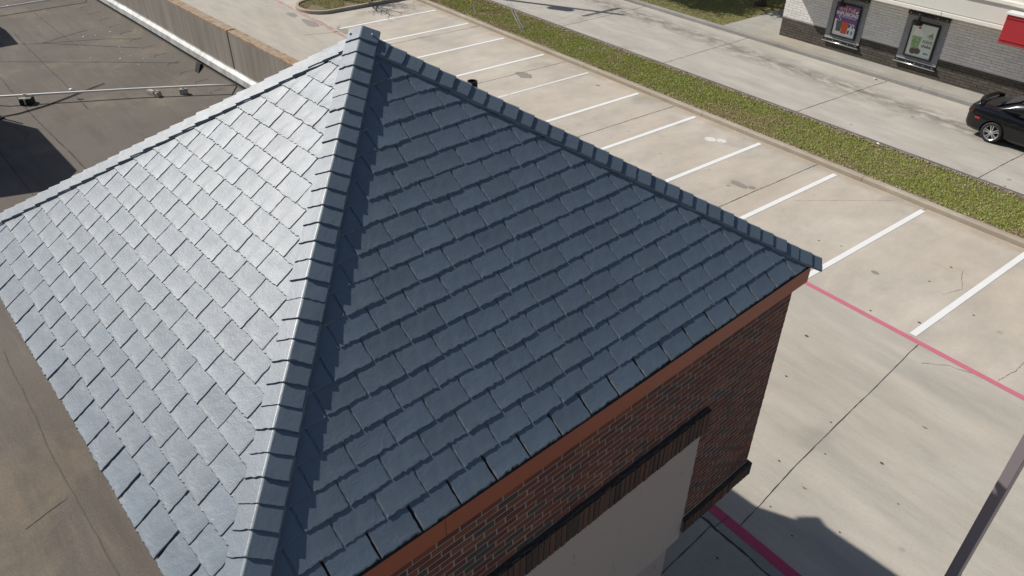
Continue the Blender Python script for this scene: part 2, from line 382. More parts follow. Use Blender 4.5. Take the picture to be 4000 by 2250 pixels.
# kerb and pavement by the tower
m = MB(); x = 0
KX = [-40, -20, -8, 5, 17.5, 30.9, 36.9, 43, 60]
for a, b in zip(KX[:-1], KX[1:]): m.prism([(-6.945, -.08), (-6.95, .11), (-6.975, .145), (-7.0, .15), (-7.35, .15), (-7.35, -.08)], a, b-.015, 0, 0)
kb = solo('pavement_kerb', m, M['kerb_grey'], kind='structure')
m = MB()
for a, b in zip(KX[:-1], KX[1:]):
    n = max(2, int((b-a)/.3)); a2, b2 = a+.004, b-.02
    pr = [(-6.941, .0), (-6.946, .112), (-6.973, .149), (-7.0, .154), (-7.17, .154)]
    for k in range(len(pr)-1):
        (ya, za), (yb, zb) = pr[k], pr[k+1]
        m.add([(a2, ya, za), (b2, ya, za), (b2, yb, zb), (a2, yb, zb)], [(0, 1, 2, 3)])
part('red_paint', m, M['red_kerb'], kb)
m = MB(); ribbon(m, [(29.6, -7.355), (30.6, -7.35), (31.1, -7.36), (33.5, -7.36), (40, -7.36)], .035, .156, .006, .08)
ribbon(m, [(30.84, -7.37), (30.95, -8.5), (31.2, -11)], .016, .156, .002)
solo('pavement', MB().box(-60, 70, -40, -7.352, -.09, .15), M['walk'], kind='structure')
part('expansion_joint', m, M['joint'], bpy.data.objects['pavement'])

# painted stall lines: one thing each
sl_lab = {1: 'thin far white stall line beside the kerbed planting island', 2: 'white stall line whose near end meets the roof peak',
          3: 'white stall line just beyond the top hip of the roof', 4: 'white stall line ending right beside the black vent pipe',
          5: 'faded greyish stall line, the most worn of all', 6: 'white stall line between the faded one and the kerb break',
          7: 'white stall line just after a dark cracked concrete joint', 8: 'white stall line with two pale round blots beside it',
          9: 'white stall line with a dark oil patch near its middle', 10: 'wide white stall line running to the tower eave corner',
          11: 'wide white stall line whose near end meets the red line', 12: 'white stall line outside the right edge'}
for k in range(1, 12):
    m = MB(); x = 2.74*k; wd = .15 if k != 5 else .125
    y0, y1 = (.13, 5.60) if k not in (1,) else (.45, 5.6)
    ribbon(m, [(x, y0), (x, y1)], wd, .006, 0, .25)
    solo('stall_line', m, M['stripe_old' if k == 5 else 'stripe'], sl_lab[k], 'road marking', (x, 0, 0), group='white stall lines in the car park')
m = MB(); ribbon(m, [(14, -.02), (70, -.02)], .14, .0055, 0, .5)
solo('red_line', m, M['red'], 'pinkish red line along the open ends of the parking stalls', 'road marking', (20, 0, 0))
m = MB(); ribbon(m, [(-9, .14), (14, .05)], .17, .0055, .004, .3)
solo('red_line', m, M['red_old'], 'worn patchy red line by the planting island, mostly rubbed off', 'road marking', (0, 0, 0))
m = MB(); ribbon(m, [(3.24, .61), (2.9, -.5), (2.6, -1.3)], .10, .0055, .004, .2)
solo('yellow_line', m, M['yellow_old'], 'faint worn yellow line left of the roof peak', 'road marking', (3, 0, 0))
m = MB()
for (bx, by, rx, ry) in ((20.75, 4.55, .20, .17), (21.05, 4.75, .17, .14)):
    m.add([(bx+rx*math.cos(a*.314), by+ry*math.sin(a*.314), .0045) for a in range(20)], [tuple(range(20))])
tag(part('paint_blot', m, M['stripe_old'], lot))
m = MB()
for (bx, by, rx, ry) in ((23.35, 2.75, .32, .14), (23.7, 2.9, .12, .1), (12.4, 3.4, .45, .25), (14.95, 4.95, .10, .08), (28.3, 1.7, .10, .07), (4.6, 1.0, .7, .3), (3.3, .5, .9, .22), (-.6, -.35, .5, .2), (1.2, -.25, .8, .25)):
    m.add([(bx+rx*math.cos(a*.2618)*random.uniform(.75, 1.15), by+ry*math.sin(a*.2618)*random.uniform(.75, 1.15), .0035) for a in range(24)], [tuple(range(24))])
t = NT('oil_stain'); t.out(t.mix((.22, .20, .175), (.30, .275, .24), t.noise(9, 5)), .7)
part('oil_stain', m, t.m, lot)
m = MB()
for (bx, by, rr) in ((28.77, -1.75, .045), (30.0, .66, .04), (31.74, -3.79, .035), (31.7, -6.36, .02), (31.13, -6.16, .02), (32.13, -5.69, .02), (30.6, 1.9, .03), (29.3, 2.4, .03), (26.6, 1.9, .03), (29.1, .2, .03), (32.4, -4.4, .018), (31.0, -4.4, .02), (29.3, -3.2, .03), (30.6, -5.2, .025), (31.95, -7.9, .02), (31.3, -7.75, .025)):
    z = .003 if by > -7 else .153
    m.add([(bx+rr*1.1*math.cos(a*.7854), by+rr*.75*math.sin(a*.7854), z) for a in range(8)], [tuple(range(8))])
for _ in range(50):
    if random.random() < .5: bx, by = random.uniform(8, 34), random.uniform(8.8, 13.5)
    else: bx, by = random.uniform(6, 34), random.uniform(-5, 5.5)
    rr = random.choice((.010, .012, .014, .018, .026))
    m.add([(bx+rr*random.uniform(1, 1.8)*math.cos(a*.7854), by+rr*math.sin(a*.7854), .003) for a in range(8)], [tuple(range(8))])
t = NT('gum_spot'); t.out((.075, .07, .065), .8)
part('gum_spot', m, t.m, lane, kind='stuff')

# planting island
def rr_island(x0, x1, y0, y1, r, n=14):
    P = [(x1, y1)]
    cx, cy = (x0+x1)/2, y0+r; hw = (x1-x0)/2
    for i in range(n+1):
        a = -math.pi*i/n
        P.append((cx+hw*math.cos(a), cy+r*math.sin(a)))
    P.append((x0, y1)); return P
outer = rr_island(-2.3, .30, .15, 6.0, 1.1); inner = rr_island(-2.13, .12, .33, 6.0, .95)
m = MB(); n = len(outer)
vs = [(x, y, -.05) for x, y in outer] + [(x+(.3 if x < -1 else -.3)*.05, y+.01, .15) for x, y in outer] + [(x, y, .15) for x, y in inner] + [(x, y, .06) for x, y in inner]
fs = []
for q in range(3):
    for i in range(n-1): fs.append((q*n+i, q*n+i+1, (q+1)*n+i+1, (q+1)*n+i))
m.add(vs, fs); solo('island_kerb', m, M['kerb'], kind='structure', bevel=.02)
m = MB(); m.add([(x, y, .09) for x, y in inner], [tuple(range(len(inner)))]); solo('island_soil', m, M['dirt'], kind='structure')

# ------------------------------------------------------------------ grass and litter
def foliage_mat(name, rough=.75, trans=.25):
    t = NT(name); a = t.attr('col').outputs['Color']
    t.out(a, rough, None, 0, .25); return t.m
M['grass'] = foliage_mat('grass_blades')
def blades(name, label, px, py, pz, length, width, cols):
    n = len(px); ang = rng.uniform(0, 2*math.pi, n); lean = rng.uniform(.1, 1.0, n)*length; la = rng.uniform(0, 2*math.pi, n)
    v = np.zeros((n, 3, 3)); base = np.stack([px, py, pz], -1)
    d = np.stack([np.cos(ang), np.sin(ang), 0*ang], -1)*width[:, None]*.5
    v[:, 0] = base - d; v[:, 1] = base + d
    v[:, 2] = base + np.stack([np.cos(la)*lean, np.sin(la)*lean, length*.8], -1)
    me = bpy.data.meshes.new(name); me.vertices.add(n*3); me.vertices.foreach_set('co', v.ravel())
    me.loops.add(n*3); me.loops.foreach_set('vertex_index', np.arange(n*3, dtype=np.int32))
    me.polygons.add(n); me.polygons.foreach_set('loop_start', np.arange(0, n*3, 3, dtype=np.int32))
    me.materials.append(M['grass'])
    ca = me.color_attributes.new('col', 'FLOAT_COLOR', 'CORNER')
    ca.data.foreach_set('color', np.repeat(np.concatenate([cols, np.ones((n, 1))], 1), 3, axis=0).ravel())
    me.update(); me.validate()
    o = bpy.data.objects.new(name, me); COL.objects.link(o); return tag(o, label, 'grass', kind='stuff')
def vnoise(x, y, s, seed):
    r = np.random.default_rng(seed); g = r.random((97, 97)); X = (x*s) % 96; Y = (y*s) % 96
    i = X.astype(int); k = Y.astype(int); fx = X-i; fy = Y-k; fx = fx*fx*(3-2*fx); fy = fy*fy*(3-2*fy)
    return (g[i, k]*(1-fx)*(1-fy) + g[i+1, k]*fx*(1-fy) + g[i, k+1]*(1-fx)*fy + g[i+1, k+1]*fx*fy)
def grass_cols(x, y, dry, bright=1.0):
    n = len(x); p = .55*vnoise(x+50, y+50, .7, 3)+.45*vnoise(x+50, y+50, 2.3, 5)
    green = np.array([.25, .32, .055])*bright; lite = np.array([.45, .49, .12])*bright; straw = np.array([.56, .46, .24]); brown = np.array([.37, .30, .15])
    r = rng.random(n); c = green + (lite-green)*r[:, None]
    d = np.clip((p - (1-dry))*3.0 + rng.random(n)*.30 - .08, 0, 1)[:, None]
    s = straw + (brown-straw)*rng.random(n)[:, None]
    c = c*(1-d) + s*d
    k = rng.random(n) < .05; c[k] = np.array([.62, .55, .40])
    return c*rng.uniform(.88, 1.1, n)[:, None]
n = 230000
px = rng.uniform(1, 34, n); py = rng.uniform(5.97, 8.41, n)
edge = np.minimum(py-5.97, 8.38-py); nz = vnoise(px+9, py+9, 1.6, 11)
keep = (edge > .22*nz*(py < 7) + .14*nz) & (rng.random(n) < .45+.8*vnoise(px+70, py+3, 1.1, 12))
px, py, edge = px[keep], py[keep], edge[keep]
blades('verge_grass', 'strip of patchy green grass between the parking stalls and the drive', px, py, np.full(len(px), .085), rng.uniform(.03, .07, len(px)), rng.uniform(.010, .02, len(px)),
       grass_cols(px, py, .38 + .25*(px < 10) + .28*np.exp(-(py-5.97)/.4)))
n = 110000
px = rng.uniform(-6, 12.95, n); py = rng.uniform(14.5, 23, n)
blades('lawn_grass', 'green lawn under the tree beside the restaurant path', px, py, np.full(n, .14), rng.uniform(.03, .08, n), rng.uniform(.010, .022, n), grass_cols(px, py, .30, 1.0))
n = 16000
px = rng.uniform(-2.1, .1, n); py = rng.uniform(.4, 6, n)
k = (vnoise(px+9, py+9, 1.3, 21) > .36) & (((px+1)**2/1.1 + np.minimum(py-1.3, 0)**2/.85) < 1); px, py = px[k], py[k]
blades('island_grass', 'thin dry grass over mulch inside the planting island', px, py, np.full(len(px), .09), rng.uniform(.03, .07, len(px)), rng.uniform(.010, .02, len(px)), grass_cols(px, py, .62))
# dry leaves caught along the kerbs
n = 5200
lx = rng.uniform(2, 34, n); ly = np.where(rng.random(n) < .55, 8.42 - np.abs(rng.normal(0, .11, n)), np.where(rng.random(n) < .5, 5.97+np.abs(rng.normal(0, .14, n)), rng.uniform(6, 8.4, n)))
lz = np.full(n, .135); a = rng.uniform(0, 6.28, n); L = rng.uniform(.018, .04, n); tl = rng.uniform(-.35, .35, (n, 2))
v = np.zeros((n, 4, 3))
for q, (u_, v_) in enumerate(((-1, 0), (0, -.5), (1, 0), (0, .5))):
    v[:, q, 0] = lx + L*(u_*np.cos(a) - v_*np.sin(a)); v[:, q, 1] = ly + L*(u_*np.sin(a) + v_*np.cos(a)); v[:, q, 2] = lz + L*(u_*tl[:, 0]+v_*tl[:, 1])
me = bpy.data.meshes.new('leaf_litter'); me.from_pydata(v.reshape(-1, 3).tolist(), [], np.arange(n*4).reshape(-1, 4).tolist())
me.materials.append(M['grass']); ca = me.color_attributes.new('col', 'FLOAT_COLOR', 'CORNER')
cc = np.array([.44, .345, .22])*rng.uniform(.5, 1.25, n)[:, None]; ca.data.foreach_set('color', np.repeat(np.concatenate([cc, np.ones((n, 1))], 1), 4, 0).ravel())
o = bpy.data.objects.new('leaf_litter', me); COL.objects.link(o); tag(o, 'pale dry leaves scattered in the grass strip and along its kerbs', 'leaves', kind='stuff')
leafm = plain('dry_leaf', (.36, .17, .05), .8)
for q, (lx, ly, ln, lab) in enumerate(((31.23, -5.37, .05, 'single yellow brown leaf near the edge of the tower shadow'), (31.74, -2.34, .055, 'curled orange leaf lying on the open lane concrete'))):
    m = MB(); m.add([(lx-ln, ly, .012), (lx, ly-ln*.4, .006), (lx+ln, ly+.01, .014), (lx, ly+ln*.4, .006)], [(0, 1, 2), (0, 2, 3)])
    solo('fallen_leaf', m, leafm, lab, 'leaf', (lx, ly, 0), group='fallen leaves on the lane')
def crumple(x, y, z, s, lab, g):
    m = MB(); n = 8
    for i in range(5):
        r = s*math.sin(math.pi*(i+.5)/5)
        m.v += [(x+r*math.cos(k*.785)*random.uniform(.6, 1.3), y+r*math.sin(k*.785)*random.uniform(.6, 1.3), z+s*.7*(1-math.cos(math.pi*(i+.5)/5))) for k in range(n)]
    for i in range(4):
        for k in range(n): m.f.append((i*n+k, i*n+(k+1) % n, (i+1)*n+(k+1) % n, (i+1)*n+k)); m.m.append(0); m.t.append(.5)
    solo('paper_scrap', m, M['white'], lab, 'litter', (x, y, z), group=g)
crumple(20.87, 14.05, .0, .055, 'crumpled white paper scrap in the gutter before the restaurant', 'paper litter')
crumple(24.36, 8.38, .1, .05, 'crumpled white paper scrap at the grass edge of the drive', 'paper litter')

# ------------------------------------------------------------------ the brick tower with its slate roof
WU, WV, DZ = 3.019, 3.077, 2.1153
T = thing('brick_tower', 'red brick corner tower under a blue grey slate pyramid roof', 'tower', (-WU, -WV, 0), 'B')
APEX = Vector((-WU, -WV, ZE+DZ))
CORN = {'PP': Vector((0, 0, ZE)), 'PM': Vector((0, -2*WV, ZE)), 'MP': Vector((-2*WU, 0, ZE)), 'MM': Vector((-2*WU, -2*WV, ZE))}
# underlay
m = MB()
lo = Vector((0, 0, -.03))
m.add([CORN['PP']+lo, CORN['PM']+lo, CORN['MM']+lo, CORN['MP']+lo, APEX+lo, CORN['PP']-Vector((.05, .05, .05)), CORN['PM']-Vector((.05, -.05, .05)), CORN['MM']-Vector((-.05, -.05, .05)), CORN['MP']-Vector((-.05, .05, .05))],
      [(0, 1, 4), (1, 2, 4), (2, 3, 4), (3, 0, 4), (0, 5, 6, 1), (1, 6, 7, 2), (2, 7, 8, 3), (3, 8, 5, 0), (8, 7, 6, 5)])
part('roof_deck', m, M['underlay'], T)
EXP, PITCHJ, SW = .187, .3135, .3055
def slates(name, origin, ea, run, length, phases, base_in, seed, over=0.0):
    rs = random.Random(seed)
    pit = DZ/run; k = math.hypot(1, pit)
    es = Vector((base_in[0], base_in[1], pit))/k; en = Vector((-base_in[0]*pit, -base_in[1]*pit, 1))/k
    L = run*k; mb = MB(); o = Vector(origin)
    def pt(a, s, n): return o + ea*a + es*s + en*n
    # sub-eave (starter) course: full strip under row zero
    rows = int(L/EXP)+1
    for r in range(rows):
        s0 = r*EXP if r else over; ph = phases[r % 2]
        half = length/2*(1-(s0+.0)/L)+.25
        a = ph - PITCHJ*4
        while a < length/2+half+.3:
            if a+SW > length/2-half-.2:
                tint = min(1, max(0, rs.gauss(.5, .22)))
                wob = rs.gauss(0, .0025); da = rs.gauss(0, .0015); rot = rs.gauss(0, .0035)
                if r == 0: SW2, g2 = SW-.007, .0
                else: SW2, g2 = SW, 0
                # outline rings: bottom (outer, n low) and top (inset, n high)
                nb, ns = 15, 12; s1 = s0+.40
                nt_, nh = 0.0+rs.gauss(0, .0010), -.0148
                th = .0125
                low = []; top = []
                def nrm(s): return nt_ + (nh-nt_)*(s-s0)/.40
                chip = [rs.random() for _ in range(90)]
                ring = []
                for i in range(nb+1):                                # butt edge
                    f = i/nb; e = rs.gauss(0, .0016) + (rs.uniform(.002, .007) if chip[i] > .72 else 0)
                    ring.append((a+SW2*f, s0+wob+max(e, -.003), 0, 'b'))
                for i in range(1, ns+1):
                    f = i/ns; ring.append((a+SW2+rs.gauss(0, .0006), s0+wob+(s1-s0)*f, 0, 'r'))
                for i in range(1, ns+1):
                    f = 1-i/ns
                    if f > 0: ring.append((a+rs.gauss(0, .0006), s0+wob+(s1-s0)*f, 0, 'l'))
                ring = [(x+da+rot*(y-s0), y+rot*(x-a), q, e) for x, y, q, e in ring]
                uvs = []
                for x, y, q, e in ring:
                    low.append(pt(x, y, nrm(y)-th)); uvs.append((x-a, y-s0))
                    ins = {'b': rs.uniform(.004, .014), 'l': rs.choice((.002, .003, .005, .007)), 'r': rs.choice((.002, .004, .006, .009))}[e]
                    if e == 'b': top.append(pt(min(max(x, a+.006), a+SW2-.004), y+ins, nrm(y)))
                    elif e == 'l': top.append(pt(x+ins, y, nrm(y)))
                    else: top.append(pt(x-ins, y, nrm(y)))
                n = len(ring); o0 = len(mb.v)
                for q, uvp in enumerate(uvs+uvs): mb.uv[o0+q] = uvp
                mb.add(low+top, [tuple(range(n, 2*n))], 0, tint); mb.add([], [(o0+i, o0+(i+1) % n, o0+n+(i+1) % n, o0+n+i) for i in range(n)], 1, tint)
            a += PITCHJ
    me = mesh_of(name, mb, [M['slate'], M['slate_edge']], ORG[T.name])
    bm = bmesh.new(); bm.from_mesh(me)
    og = Vector(ORG[T.name])
    for sgn in (0, 1):
        p0 = o + ea*(length*sgn); d = (APEX-p0); d.z = 0; d.normalize()
        nn = Vector((-d.y, d.x, 0))
        mid = o + ea*(length/2)
        if (mid-p0).dot(nn) > 0: nn = -nn
        bmesh.ops.bisect_plane(bm, geom=bm.verts[:]+bm.edges[:]+bm.faces[:], plane_co=p0-og-nn*.012, plane_no=nn, clear_outer=True)
    bm.to_mesh(me); bm.free()
    ob = bpy.data.objects.new(name, me); COL.objects.link(ob); ob.parent = T
    return ob
# joints: R face joints at v = .19 / .03 (mod .3135); a = -v
slates('roof_slope', CORN['PP'], Vector((0, -1, 0)), WU, 2*WV, ((-.19) % PITCHJ, (-.035) % PITCHJ), (-1, 0), 1)
slates('roof_slope', CORN['PM'], Vector((-1, 0, 0)), WV, 2*WU, ((-.002) % PITCHJ, (-.156) % PITCHJ), (0, 1), 2, -.04)
slates('roof_slope', CORN['PP'], Vector((-1, 0, 0)), WV, 2*WU, (.05, .2), (0, -1), 3)
slates('roof_slope', CORN['MP'], Vector((0, -1, 0)), WU, 2*WV, (.05, .2), (1, 0), 4)
# hip caps
def facen(d): 
    run = WU if d[0] else WV; p = DZ/run; k = math.hypot(1, p); return Vector((d[0]*p, d[1]*p, 1))/k
def hipcaps(cn, d1, d2, start, lift, wl1=.155, wl2=.145, seed=5, last=0.0):
    rs = random.Random(seed); c = CORN[cn]; h = (APEX-c); Lh = h.length; h.normalize()
    n1, n2 = facen(d1), facen(d2); mid = (CORN['PP']+CORN['MM'])/2
    e1 = h.cross(n1); e1 = e1 if e1.dot(Vector(d2+(0,))) < 0 else -e1     # lies in face 1, away from the hip
    e2 = h.cross(n2); e2 = e2 if e2.dot(Vector(d1+(0,))) < 0 else -e2
    bis = (n1+n2).normalized(); cb = bis.dot(n1)
    mb = MB(); E = .1533; Lc = .31; th = .013; k = 0
    t = Lh - start
    pos = []
    while t > E*.6: pos.append(t); t -= E
    pos.append(0.095); pos.append(-.02)
    for q, t0 in enumerate(pos):                                   # t0: distance of the head up the hip from the corner
        butt = t0 - E if q < len(pos)-1 else -.03
        butt = (pos[q+1] if q+1 < len(pos) else -.022)
        head = min(butt+Lc, Lh-start+ .0)
        ob, oh = .024+lift+rs.gauss(0, .002), .002+lift
        da1, da2 = rs.gauss(0, .003), rs.gauss(0, .003); sk = rs.gauss(0, .003)
        tint = min(1, max(0, rs.gauss(.5, .2)))
        def prof(tt, inset=0.0, drop=0.0, sideJ=0.0):
            f = (tt-butt)/Lc; o = ob+(oh-ob)*f - drop
            P = []; hp = c + h*tt
            rg = hp + bis*(o/cb)
            rd = .010
            w1, w2 = wl1+da1-inset, wl2+da2-inset
            for i in range(5, 0, -1): P.append(rg + e1*(rd+(w1-rd)*i/5 + (sideJ*rs.gauss(0, .0018) if i == 5 else 0)))
            P.append(rg+e1*rd); P.append(rg+e1*rd*.45 - bis*.0008); P.append(rg+e2*rd*.45 - bis*.0008); P.append(rg+e2*rd)
            for i in range(1, 6): P.append(rg + e2*(rd+(w2-rd)*i/5 + (sideJ*rs.gauss(0, .0018) if i == 5 else 0)))
            return P
        N = 14
        rings = []; ts = [butt+(head-butt)*x for x in (0, .12, .3, .5, .75, 1.0)]
        # butt chips
        up = [prof(x, inset=.003, sideJ=1) for x in ts]
        jj = [rs.gauss(0, .0018)+(rs.uniform(.002, .006) if rs.random() > .7 else 0) for _ in range(N)]
        lowb = [p - h*0 for p in prof(ts[0], drop=th)]
        up[0] = [p + h*(max(-.002, jj[i])+.002) for i, p in enumerate(up[0])]
        low = [prof(x, drop=th) for x in ts]
        low[0] = [p + h*(max(-.002, jj[i])*.5) for i, p in enumerate(low[0])]
        vs = [p for r_ in up for p in r_] + [p for r_ in low for p in r_]; fs = []
        nr = len(ts); off = nr*N
        for i in range(nr-1):
            for kx in range(N-1):
                fs.append((i*N+kx, i*N+kx+1, (i+1)*N+kx+1, (i+1)*N+kx)); fs.append((off+i*N+kx, off+(i+1)*N+kx, off+(i+1)*N+kx+1, off+i*N+kx+1))
            for kx in (0, N-1): fs.append((i*N+kx, (i+1)*N+kx, off+(i+1)*N+kx, off+i*N+kx))
        for kx in range(N-1): fs.append((kx, kx+1, off+kx+1, off+kx)); fs.append(((nr-1)*N+kx, (nr-1)*N+kx+1, off+(nr-1)*N+kx+1, off+(nr-1)*N+kx))
        o0 = len(mb.v)
        for i in range(nr):
            for kx in range(N): mb.uv[o0+i*N+kx] = mb.uv[o0+off+i*N+kx] = (.6+(kx-7)*.022, .3+ts[i]*.5)
        mb.add(vs, fs, 0, tint)
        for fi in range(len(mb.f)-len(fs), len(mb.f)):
            if all((x-o0) % N in (5, 6, 7, 8) and x-o0 < off for x in mb.f[fi]): mb.m[fi] = 1  # ridge faces get the painted highlight colour
    ob_ = part('hip_cap', mb, [M['slate'], M['slate_highlight']], T)
    return ob_, (h, e1, e2, bis, cb, n1, n2, c, Lh)
hipcaps('PP', (1, 0), (0, 1), .10, 0, seed=11)
hipcaps('MM', (-1, 0), (0, -1), .08, 0, seed=12)
hipcaps('MP', (-1, 0), (0, 1), .05, 0, seed=13)
front, G = hipcaps('PM', (1, 0), (0, -1), -.055, .014, seed=14)
h, e1, e2, bis, cb, n1, n2, c0, Lh = G
for e, nn in ((e1, n1), (e2, n2)):
    p = c0 + h*(Lh-.02) + e*.085 + nn*.044
    m = MB(); q = nn.to_track_quat('Z', 'Y').to_matrix()
    pr = [(.0, .006), (.005, .005), (.0075, .003), (.0075, 0), (.011, -.001), (.011, -.006)]
    vs = []; fs = []
    for r_, z_ in pr:
        for k in range(10): vs.append(p + q @ Vector((r_*math.cos(k*.628), r_*math.sin(k*.628), z_)))
    for i in range(len(pr)-1):
        for k in range(10): fs.append((i*10+k, i*10+(k+1) % 10, (i+1)*10+(k+1) % 10, (i+1)*10+k))
    m.add(vs, fs); part('cap_screw', m, M['hvac'], front, smooth=True)
# vent pipe through the far slope
vu, vv = -4.46, -.73
m = MB(); zb = ZE+.6875*.73
m.lathe([(.064, zb-.15), (.064, 6.95), (.062, 6.957), (.054, 6.957), (.052, 6.95), (.052, zb-.1)], (vu, vv, 0), 24)
part('vent_pipe', m, M['rubber'], T, smooth=False)
# fascia, soffit
ii = .055; fz0, fz1 = 5.95, 6.168
m = MB()
A0, A1, B0, B1 = -.03, -2*WU+ii, -ii, -2*WV+ii+.045
def ringbox(m, x1, x0, y1, y0, t, z0, z1, mi=0):
    m.box(x1-t, x1, y0, y1, z0, z1, mi); m.box(x0, x0+t, y0, y1, z0, z1, mi)
    m.box(x0+t, x1-t, y1-t, y1, z0, z1, mi); m.box(x0+t, x1-t, y0, y0+t, z0, z1, mi)
ringbox(m, A0, A1, B0, B1, .03, fz0, fz1)
m.box(A1+.03, A0-.03, B1+.03, B0-.03, fz0+.012, fz0+.022)
fo = part('fascia', m, M['terracotta'], T, bevel=.003)
m = MB(); m.box(A0-.001, A0+.0015, -4.625, -4.621, fz0+.005, fz1-.06); m.box(A0-.001, A0+.0015, -4.655, -4.651, fz1-.045, fz1)
part('fascia_joint', m, M['joint'], fo)
# brick walls: real bricks on the seen faces
def brick_field(mb, mk, w0, w1, z0, z1, bl, bh, gap, skip=None, seed=1, proud=.0025, jit=.0008, dark=.13, depth=.03):
    rs = random.Random(seed); r = 0; z = z1-bh
    while z > z0-bh*.6:
        a = w0 - (bl*.5 if r % 2 else 0) + rs.gauss(0, .008)
        zz0, zz1 = max(z+gap, z0), z+bh
        while a < w1:
            x0, x1 = max(a+gap/2, w0), min(a+bl-gap/2, w1)
            if skip: x0, x1 = skip(x0, x1, (zz0+zz1)/2)
            if x1-x0 > .02 and zz1-zz0 > .015:
                p = proud + rs.gauss(0, jit); tint = rs.random()*.84 if rs.random() > dark else rs.uniform(.86, 1)
                b = .0025
                P = []
                for (dx, dp) in ((0, 0), (b, p)):
                    P += [mk(x0+dx, zz0+dx, dp if dp else -depth), mk(x1-dx, zz0+dx, dp if dp else -depth), mk(x1-dx, zz1-dx, dp if dp else -depth), mk(x0+dx, zz1-dx, dp if dp else -depth)]
                mb.add(P, [(4, 5, 6, 7)]+[(i, (i+1) % 4, 4+(i+1) % 4, 4+i) for i in range(4)], 0, tint)
            a += bl + rs.gauss(0, .002)
        z -= bh; r += 1
WI = .1226
U0, U1, V0, V1 = -WI, -2*WU+WI, -WI, -2*WV+WI
ZB = 3.09
wm = MB()
def hole(x0, x1, z):                                               # bricks are cut where they meet the sign panel
    if z > 4.99: return x0, x1
    if x0 < 1.25: return x0, min(x1, 1.25)
    if x1 > 4.68: return max(x0, 4.68), x1
    return 0, 0
brick_field(wm, lambda a, z, p: (U0+p, V0-a, z), 0, V0-V1, ZB+.19, 5.945, .2045, .0677, .0100, hole, 1)
brick_field(wm, lambda a, z, p: (U0-a, V0+p, z), 0, U0-U1, ZB+.19, 5.945, .2045, .0677, .0100, None, 2)
brick_field(wm, lambda a, z, p: (U1+a, V1-p, z), 0, U0-U1, ZB+.19, 5.945, .2045, .0677, .0100, None, 3)
brick_field(wm, lambda a, z, p: (U1-p, V1+a, z), 0, V0-V1, ZB+.19, 5.945, .2045, .0677, .0100, None, 4)
wall = part('brick_wall', wm, M['brick'], T)
m = MB(); m.box(U1, U0, V1, V0, ZB, 5.95); part('mortar_bed', m, M['mortar'], wall)
# soldier course ledges
def soldiers(mb, mk, a0, a1, z0, z1, seed, proud):
    rs = random.Random(seed); a = a0
    while a < a1-.02:
        x1 = min(a+.0585, a1); p = proud+rs.gauss(0, .002); zt = z1-rs.uniform(0, .004)
        P = [mk(a, z0, -.02), mk(x1, z0, -.02), mk(x1, zt, -.02), mk(a, zt, -.02), mk(a+.002, z0+.002, p), mk(x1-.002, z0+.002, p), mk(x1-.002, zt-.004, p), mk(a+.002, zt-.004, p)]
        mb.add(P, [(4, 5, 6, 7)]+[(i, (i+1) % 4, 4+(i+1) % 4, 4+i) for i in range(4)], 0, rs.random()); a += .0677
def ledge(mk, a0, a1, z0, z1, seed, pr=.052):
    lm = MB(); bed = MB(); top = MB()
    soldiers(lm, mk, a0, a1, z0, z1, seed, pr)
    P = [mk(a0, z0+.004, -.02), mk(a1, z0+.004, -.02), mk(a1, z1-.012, -.02), mk(a0, z1-.012, -.02), mk(a0, z0+.004, pr-.008), mk(a1, z0+.004, pr-.008), mk(a1, z1-.012, pr-.008), mk(a0, z1-.012, pr-.008)]
    bed.add(P, [(0, 3, 2, 1), (4, 5, 6, 7), (0, 1, 5, 4), (1, 2, 6, 5), (2, 3, 7, 6), (3, 0, 4, 7)])
    rs = random.Random(seed+50); a = a0+.01
    while a < a1-.03:                                              # weathered dirt sitting on the ledge
        l_ = rs.uniform(.03, .12); x1 = min(a+l_, a1-.005); pz = z1+rs.uniform(.002, .010); pp = pr*rs.uniform(.55, .92)
        P = [mk(a, z1-.008, -.01), mk(x1, z1-.008, -.01), mk(x1, pz+.006, -.01), mk(a, pz+.006, -.01), mk(a, z1-.008, pp), mk(x1, z1-.008, pp*rs.uniform(.85, 1)), mk(x1, pz, pp*.9), mk(a, pz, pp*.9)]
        top.add(P, [(4, 5, 6, 7), (0, 1, 5, 4), (1, 2, 6, 5), (2, 3, 7, 6), (3, 0, 4, 7)]); a = x1
    sc_ = part('soldier_course', lm, M['brick_dark'], T); part('mortar_bed', bed, M['mortar_dirty'], sc_); part('ledge_dirt', top, M['moss'], sc_)
fR = lambda a, z, p: (U0+p, V0-a, z)
ledge(fR, 1.215, 4.69, 4.70, 4.985, 21, .06)
ledge(fR, -.052, 1.26, ZB-.005, ZB+.19, 22)
ledge(fR, 4.66, V0-V1+.052, ZB-.005, ZB+.19, 23)
ledge(lambda a, z, p: (U0-a, V0+p, z), .003, U0-U1, ZB-.005, ZB+.19, 24)
m = MB(); m.box(U0-.5, U0+.012, V0-4.67, V0-1.255, 2.95, 4.71); part('sign_panel', m, M['stucco'], T, bevel=.004)
# recessed base under the tower
m = MB(); m.box(U1+.3, U0-.30, V1+.8, V0-.92, .15, ZB-.1); part('base_wall', m, M['stucco'], T)
m = MB(); m.box(U1+.2, U0-.22, V1+.7, V0-.86, .15, .62); part('brick_plinth', m, M['brick_dark'], T, bevel=.01)
m = MB(); m.box(U1+.01, U0-.01, V1+.01, V0-.01, ZB-.06, ZB-.008); part('ceiling', m, M['stucco'], T)

